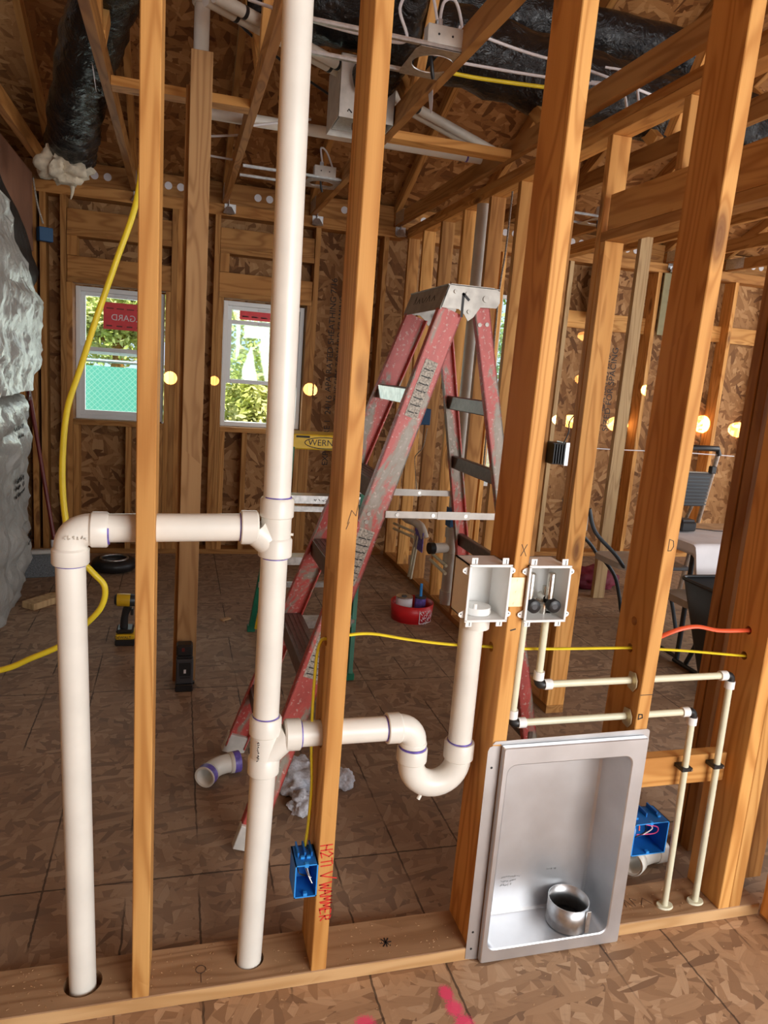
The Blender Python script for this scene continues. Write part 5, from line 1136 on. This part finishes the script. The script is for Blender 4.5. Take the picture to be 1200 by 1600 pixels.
# ------------------------------------------------------------------ partition plumbing and boxes
pv = thing('partition_drain', 'dusty white drain pipe standing inside the partition behind the red ladder', 'plumbing', (1.725, 4.30, 0))
under(tube('vertical_pipe', [(1.725, 4.30, .04), (1.725, 4.30, 2.55)], .040, 'pvcd', None, 24), pv)
for z in (.10, .36, .52): under(tube('hub', [(1.725, 4.30, z - .03), (1.725, 4.30, z + .03)], .048, 'pvcd', None, 24), pv)
under(tube('side_branch', [(1.70, 4.30, .42), (1.60, 4.28, .42)], .033, 'pvc', None, 20), pv); under(tube('test_cap', [(1.60, 4.28, .42), (1.565, 4.275, .42)], .038, 'black', None, 20), pv)
sg = thing('shower_valve_piping', 'cluster of small pipes and a white arm fixed low between partition studs', 'plumbing', (1.70, 4.8, .4))
under(tube('white_arm', [(1.70, 5.35, .42), (1.66, 5.05, .44), (1.66, 4.86, .46)], .026, 'pvcd', None, 16), sg); under(tube('arm_bend', [(1.66, 4.86, .46), (1.67, 4.76, .45), (1.69, 4.72, .38)], .030, 'pvcd', None, 16, 4), sg)
under(tube('black_cap', [(1.70, 5.35, .42), (1.70, 5.40, .42)], .028, 'black', None, 14), sg)
under(box('purple_bracket', 1.665, 1.675, 4.70, 4.88, .28, .42, 'purple', None, .002), sg)
for k in range(2):
    under(tube('small_pipe', [(1.665, 4.84 - .05 * k, .38), (1.665, 4.93 - .05 * k, .04)], .010, 'cpvc', None, 10), sg); under(tube('small_pipe', [(1.66, 5.38, .34 - .04 * k), (1.66, 4.86, .39 - .04 * k)], .010, 'cpvc', None, 10), sg)
    under(tube('small_pipe', [(1.655, 4.48, .34 - .05 * k), (1.655, 4.18, .33 - .05 * k)], .011, 'cpvc', None, 10), pv)
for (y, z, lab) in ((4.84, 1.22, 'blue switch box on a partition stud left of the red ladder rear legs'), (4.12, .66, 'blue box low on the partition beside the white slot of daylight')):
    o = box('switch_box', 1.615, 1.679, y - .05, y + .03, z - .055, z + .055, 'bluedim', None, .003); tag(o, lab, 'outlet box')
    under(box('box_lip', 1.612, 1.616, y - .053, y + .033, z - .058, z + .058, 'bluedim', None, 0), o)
tag(tube('wire', [(1.63, 4.70, 1.15), (1.63, 4.75, 1.02), (1.64, 4.9, .95), (1.66, 5.0, .9), (1.65, 4.9, .75), (1.64, 4.8, .66)], .003, 'label', None, 6, 6), 'thin tan wire curling below the blue switch box', 'wire')
tag(tube('wire', [(1.70, 3.85, 2.5), (1.70, 3.86, 2.2), (1.69, 3.87, 1.9), (1.70, 3.86, 1.0)], .005, 'label', None, 6, 6), 'pale wire running down the partition behind the red ladder', 'wire')
sb = thing('switch_box', 'black wired switch box at the partition between the box stud and the doorway stud', 'outlet box', (1.81, 3.24, 1.12))
under(box('box_body', 1.770, 1.835, 3.21, 3.30, 1.12, 1.225, 'dark', None, .003), sb)
for k in range(5): under(box('device_edge', 1.768 + .014 * k, 1.775 + .014 * k, 3.195, 3.21, 1.125, 1.22, 'black', None, .001), sb)
under(box('side_plate', 1.836, 1.858, 3.205, 3.30, 1.115, 1.23, 'galv', None, .001), sb)
tag(tube('wire', [(1.83, 3.22, 1.226), (1.85, 3.22, 1.28), (1.84, 3.2, 1.34), (1.88, 3.15, 1.42)], .003, 'black', None, 6, 5), 'black wire curling above the black switch box', 'wire')

# ------------------------------------------------------------------ right hand room furniture
fc = thing('folding_chair', 'grey seated folding chair with dark curved legs, farther of the two seats', 'chair', (2.80, 3.9, 0))
def slab(name, x0, x1, y0, y1, z0, z1, r, mat):
    bm = bmesh.new(); rp = rrect(x0, x1, y0, y1, r, 0, 5); a = [bm.verts.new((p.x, p.z, z0)) for p in rp]; b = [bm.verts.new((p.x, p.z, z1)) for p in rp]; bm.faces.new(a[::-1]); bm.faces.new(b)
    for i in range(len(rp)): bm.faces.new((a[i], a[(i + 1) % len(rp)], b[(i + 1) % len(rp)], b[i]))
    return finish(name, bm, mat)
under(slab('seat', 2.62, 2.98, 3.74, 4.08, .425, .462, .06, 'grey'), fc)
for y in (3.76, 4.06):
    under(tube('back_tube', [(2.66, y, .43), (2.58, y, .52), (2.42, y, .66), (2.36, y, .80)], .012, 'frame', None, 12, 5), fc)
    under(tube('front_leg', [(2.68, y, .43), (2.80, y, .30), (2.86, y, .15), (2.90, y, .03), (2.98, y, .012)], .012, 'frame', None, 12, 5), fc)
    under(tube('rear_leg', [(2.92, y, .43), (3.02, y, .25), (3.10, y, .02)], .012, 'frame', None, 12, 5), fc)
under(tube('cross_tube', [(2.98, 3.76, .012), (2.98, 4.06, .012)], .011, 'frame', None, 10), fc)
o = box('backrest', 2.350, 2.372, 3.77, 4.05, .66, .80, 'grey', None, .006); under(o, fc)
bh = thing('bench', 'grey bench seat with dark curved legs beside the black bin', 'bench', (2.95, 3.15, 0))
under(slab('seat', 2.56, 3.36, 3.02, 3.27, .418, .455, .05, 'grey'), bh)
for x in (2.74, 3.22):
    under(tube('curved_leg', [(x, 3.14, .418), (x + .04, 3.17, .28), (x + .04, 3.20, .15), (x + .03, 3.24, .03)], .013, 'frame', None, 12, 5), bh)
    under(tube('foot_tube', [(x + .03, 3.04, .013), (x + .03, 3.34, .013)], .013, 'frame', None, 12), bh)
under(tube('long_brace', [(2.77, 3.18, .20), (3.25, 3.18, .20)], .010, 'frame', None, 10), bh)
tb = thing('folding_table', 'folding table with rounded top under a large sheet of paper', 'table', (3.10, 3.35, 0))
TX0, TX1, TY0, TY1 = 2.66, 3.60, 3.16, 3.72
bm = bmesh.new(); rp = rrect(TX0, TX1, TY0, TY1, .09, 0, 6)
a = [bm.verts.new((p.x, p.z, .70)) for p in rp]; b = [bm.verts.new((p.x, p.z, .735)) for p in rp]; bm.faces.new(a[::-1]); bm.faces.new(b)
for i in range(len(rp)): bm.faces.new((a[i], a[(i + 1) % len(rp)], b[(i + 1) % len(rp)], b[i]))
under(finish('table_top', bm, 'saw', None), tb)
for (x, y) in ((TX0 + .12, TY0 + .17), (TX0 + .12, TY1 - .05), (TX1 - .1, TY0 + .17), (TX1 - .1, TY1 - .05)): under(tube('leg', [(x, y, .02), (x, y, .70)], .014, 'frame', None, 12), tb)
for x in (TX0 + .12, TX1 - .1): under(tube('leg_brace', [(x, TY0 + .17, .03), (x, TY1 - .05, .03)], .012, 'frame', None, 12), tb)
def drape(name, label, x0, x1, y0, y1, drop, z, seed):
    bm = bmesh.new(); nx, ny_ = 40, 34; g = []
    for i in range(nx + 1):
        r_ = []
        for j in range(ny_ + 1):
            u, v = i / nx, j / ny_; Lx = (x1 - x0) + drop * .4; Ly = (y1 - y0) + drop
            x = x0 - drop * .4 + Lx * u; y = y0 - drop + Ly * v; zz = z
            ex = max(0, x0 - x); ey = max(0, y0 - y)
            if ey > 0: zz -= ey * .97; y = y0 - .012 - .25 * ey + .012 * noise.noise(V((x * 5, seed, zz * 3)))
            if ex > 0: zz -= ex * .9; x = x0 - .012
            zz += .004 * noise.noise(V((x * 4, y * 4, seed))) + .002 * noise.noise(V((x * 14, y * 14, seed)))
            r_.append(bm.verts.new((x, y, zz)))
        g.append(r_)
    for i in range(nx):
        for j in range(ny_): bm.faces.new((g[i][j], g[i + 1][j], g[i + 1][j + 1], g[i][j + 1]))
    o = finish(name, bm, 'paper', None, True, 1.2); o.modifiers.new('s', 'SOLIDIFY').thickness = .0015; return tag(o, label, 'paper')
drape('paper_sheet', 'large white plan sheet draped over the front of the folding table', 2.64, 3.40, 3.150, 3.52, .17, .738, 3)
ch = thing('charger', 'black charger block at the left end of the draped table', 'charger', (2.82, 3.45, .745)); under(box('charger_body', 2.75, 2.85, 3.42, 3.52, .746, .80, 'black', None, .008), ch); under(tube('charger_cord', [(2.85, 3.45, .76), (3.0, 3.44, .749), (3.1, 3.43, .749)], .003, 'black', None, 6), ch); under(box('charger_bay', 2.76, 2.84, 3.43, 3.50, .80, .812, 'dark', None, .003), ch)
bn = thing('plastic_bin', 'black tapered plastic bin standing in front of the draped table', 'bin', (2.62, 2.82, 0))
bm = bmesh.new(); lo = rrect(-.02, .22, -.08, .10, .04, 0, 5); hi = rrect(-.21, .25, -.16, .14, .05, 0, 5)
La = [bm.verts.new((p.x, p.z, .0)) for p in lo]; Lb = [bm.verts.new((p.x, p.z, .62)) for p in hi]; bm.faces.new(La[::-1])
for i in range(len(lo)): bm.faces.new((La[i], La[(i + 1) % len(lo)], Lb[(i + 1) % len(lo)], Lb[i]))
o = finish('bin_body', bm, 'black', None, True, .8); o.location = (2.62, 2.82, 0); under(o, bn); o.modifiers.new('s', 'SOLIDIFY').thickness = .004
o = tube('bin_rim', [V((2.62 + p.x, 2.82 + p.z, .62)) for p in hi] + [V((2.62 + hi[0].x, 2.82 + hi[0].z, .62))], .009, 'black', None, 8); under(o, bn)
bn.location = bn.location
# small step stool
st = thing('step_stool', 'folding step stool with black handle rail and patterned grey platform behind the table', 'step stool', (3.55, 4.3, 0))
for x in (3.36, 3.62):
    under(tube('frame_rail', [(x + (.10 if x > 3.5 else -.03), 4.55, .02), (x + .03, 4.38, .60), (x, 4.25, 1.12)], .016, 'alu', None, 12), st)
    under(tube('rear_leg', [(x + .02, 4.72, .02), (x, 4.42, .75)], .013, 'alu', None, 12), st)
under(tube('handle_rail', [(3.355, 4.25, 1.12), (3.37, 4.25, 1.155), (3.61, 4.25, 1.155), (3.625, 4.25, 1.11)], .020, 'black', None, 12), st)
o = box('platform', 3.375, 3.605, -.012, .012, 0, .24, 'dark', None, .006); o.location = (3.49, 4.30, .74); o.rotation_euler.x = .12; under(o, st)
for k in range(9): q = box('tread_line', 3.385, 3.595, 4.26, 4.263, .755 + .024 * k, .762 + .024 * k, 'frame', None, 0); under(q, st)
under(box('platform_edge', 3.38, 3.60, 4.28, 4.31, .965, .985, 'grey', None, .004), st)
under(box('joint', 3.59, 3.63, 4.25, 4.29, .98, 1.03, 'black', None, .004), st)
for z in (.25, .48): under(box('lower_step', 3.37, 3.62, 4.34, 4.50, z, z + .025, 'dark', None, .005), st)
crumple('tool_bag', 'crimson cloth bag on the floor beside the far folding chair', 'bag', (3.10, 4.78, 0), (.20, .11, .10), 'crimson', 8, .25)
crumple('paper_ball', 'white crumpled paper near the table at the back of the right hand room', 'paper', (2.60, 3.62, .80), (.03, .03, .03), 'paper', 12, .6) if 0 else None
o = box('paper_scrap', 3.30, 3.42, 3.50, 3.56, 0, .002, 'paper', None, 0, .6); tag(o, 'small white scrap on the floor beside the near folding chair', 'paper')
tag(tube('wire', [(3.2, 5.66, .99), (3.7, 5.66, .985), (4.4, 5.66, .99), (5.0, 5.66, .98)], .005, 'paper', None, 6, 4), 'thin white cable strung level across the right room back wall studs', 'wire')

# ------------------------------------------------------------------ spot lamps added to imitate sun flecks through gaps on the left
for (x, z, p, a) in ((-.055, 1.338, 3200, 2.2), (.262, 1.34, 1500, 1.6), (.985, 1.325, 3200, 2.2)): spot(x, FY, z, .25, 1, p, a)
for (x, z, p, a) in ((3.23, 1.58, 520, 4), (3.20, 1.95, 420, 3.6), (3.33, 1.20, 1000, 6.5), (3.80, 1.20, 1100, 7.5), (4.00, 1.52, 1100, 5.5), (4.72, 1.25, 1200, 9.0), (5.12, 1.22, 1200, 8)): spot(x, FY + (.0 if z > 1.4 else .12), z, .8, .6, p, a, dist=1.0)
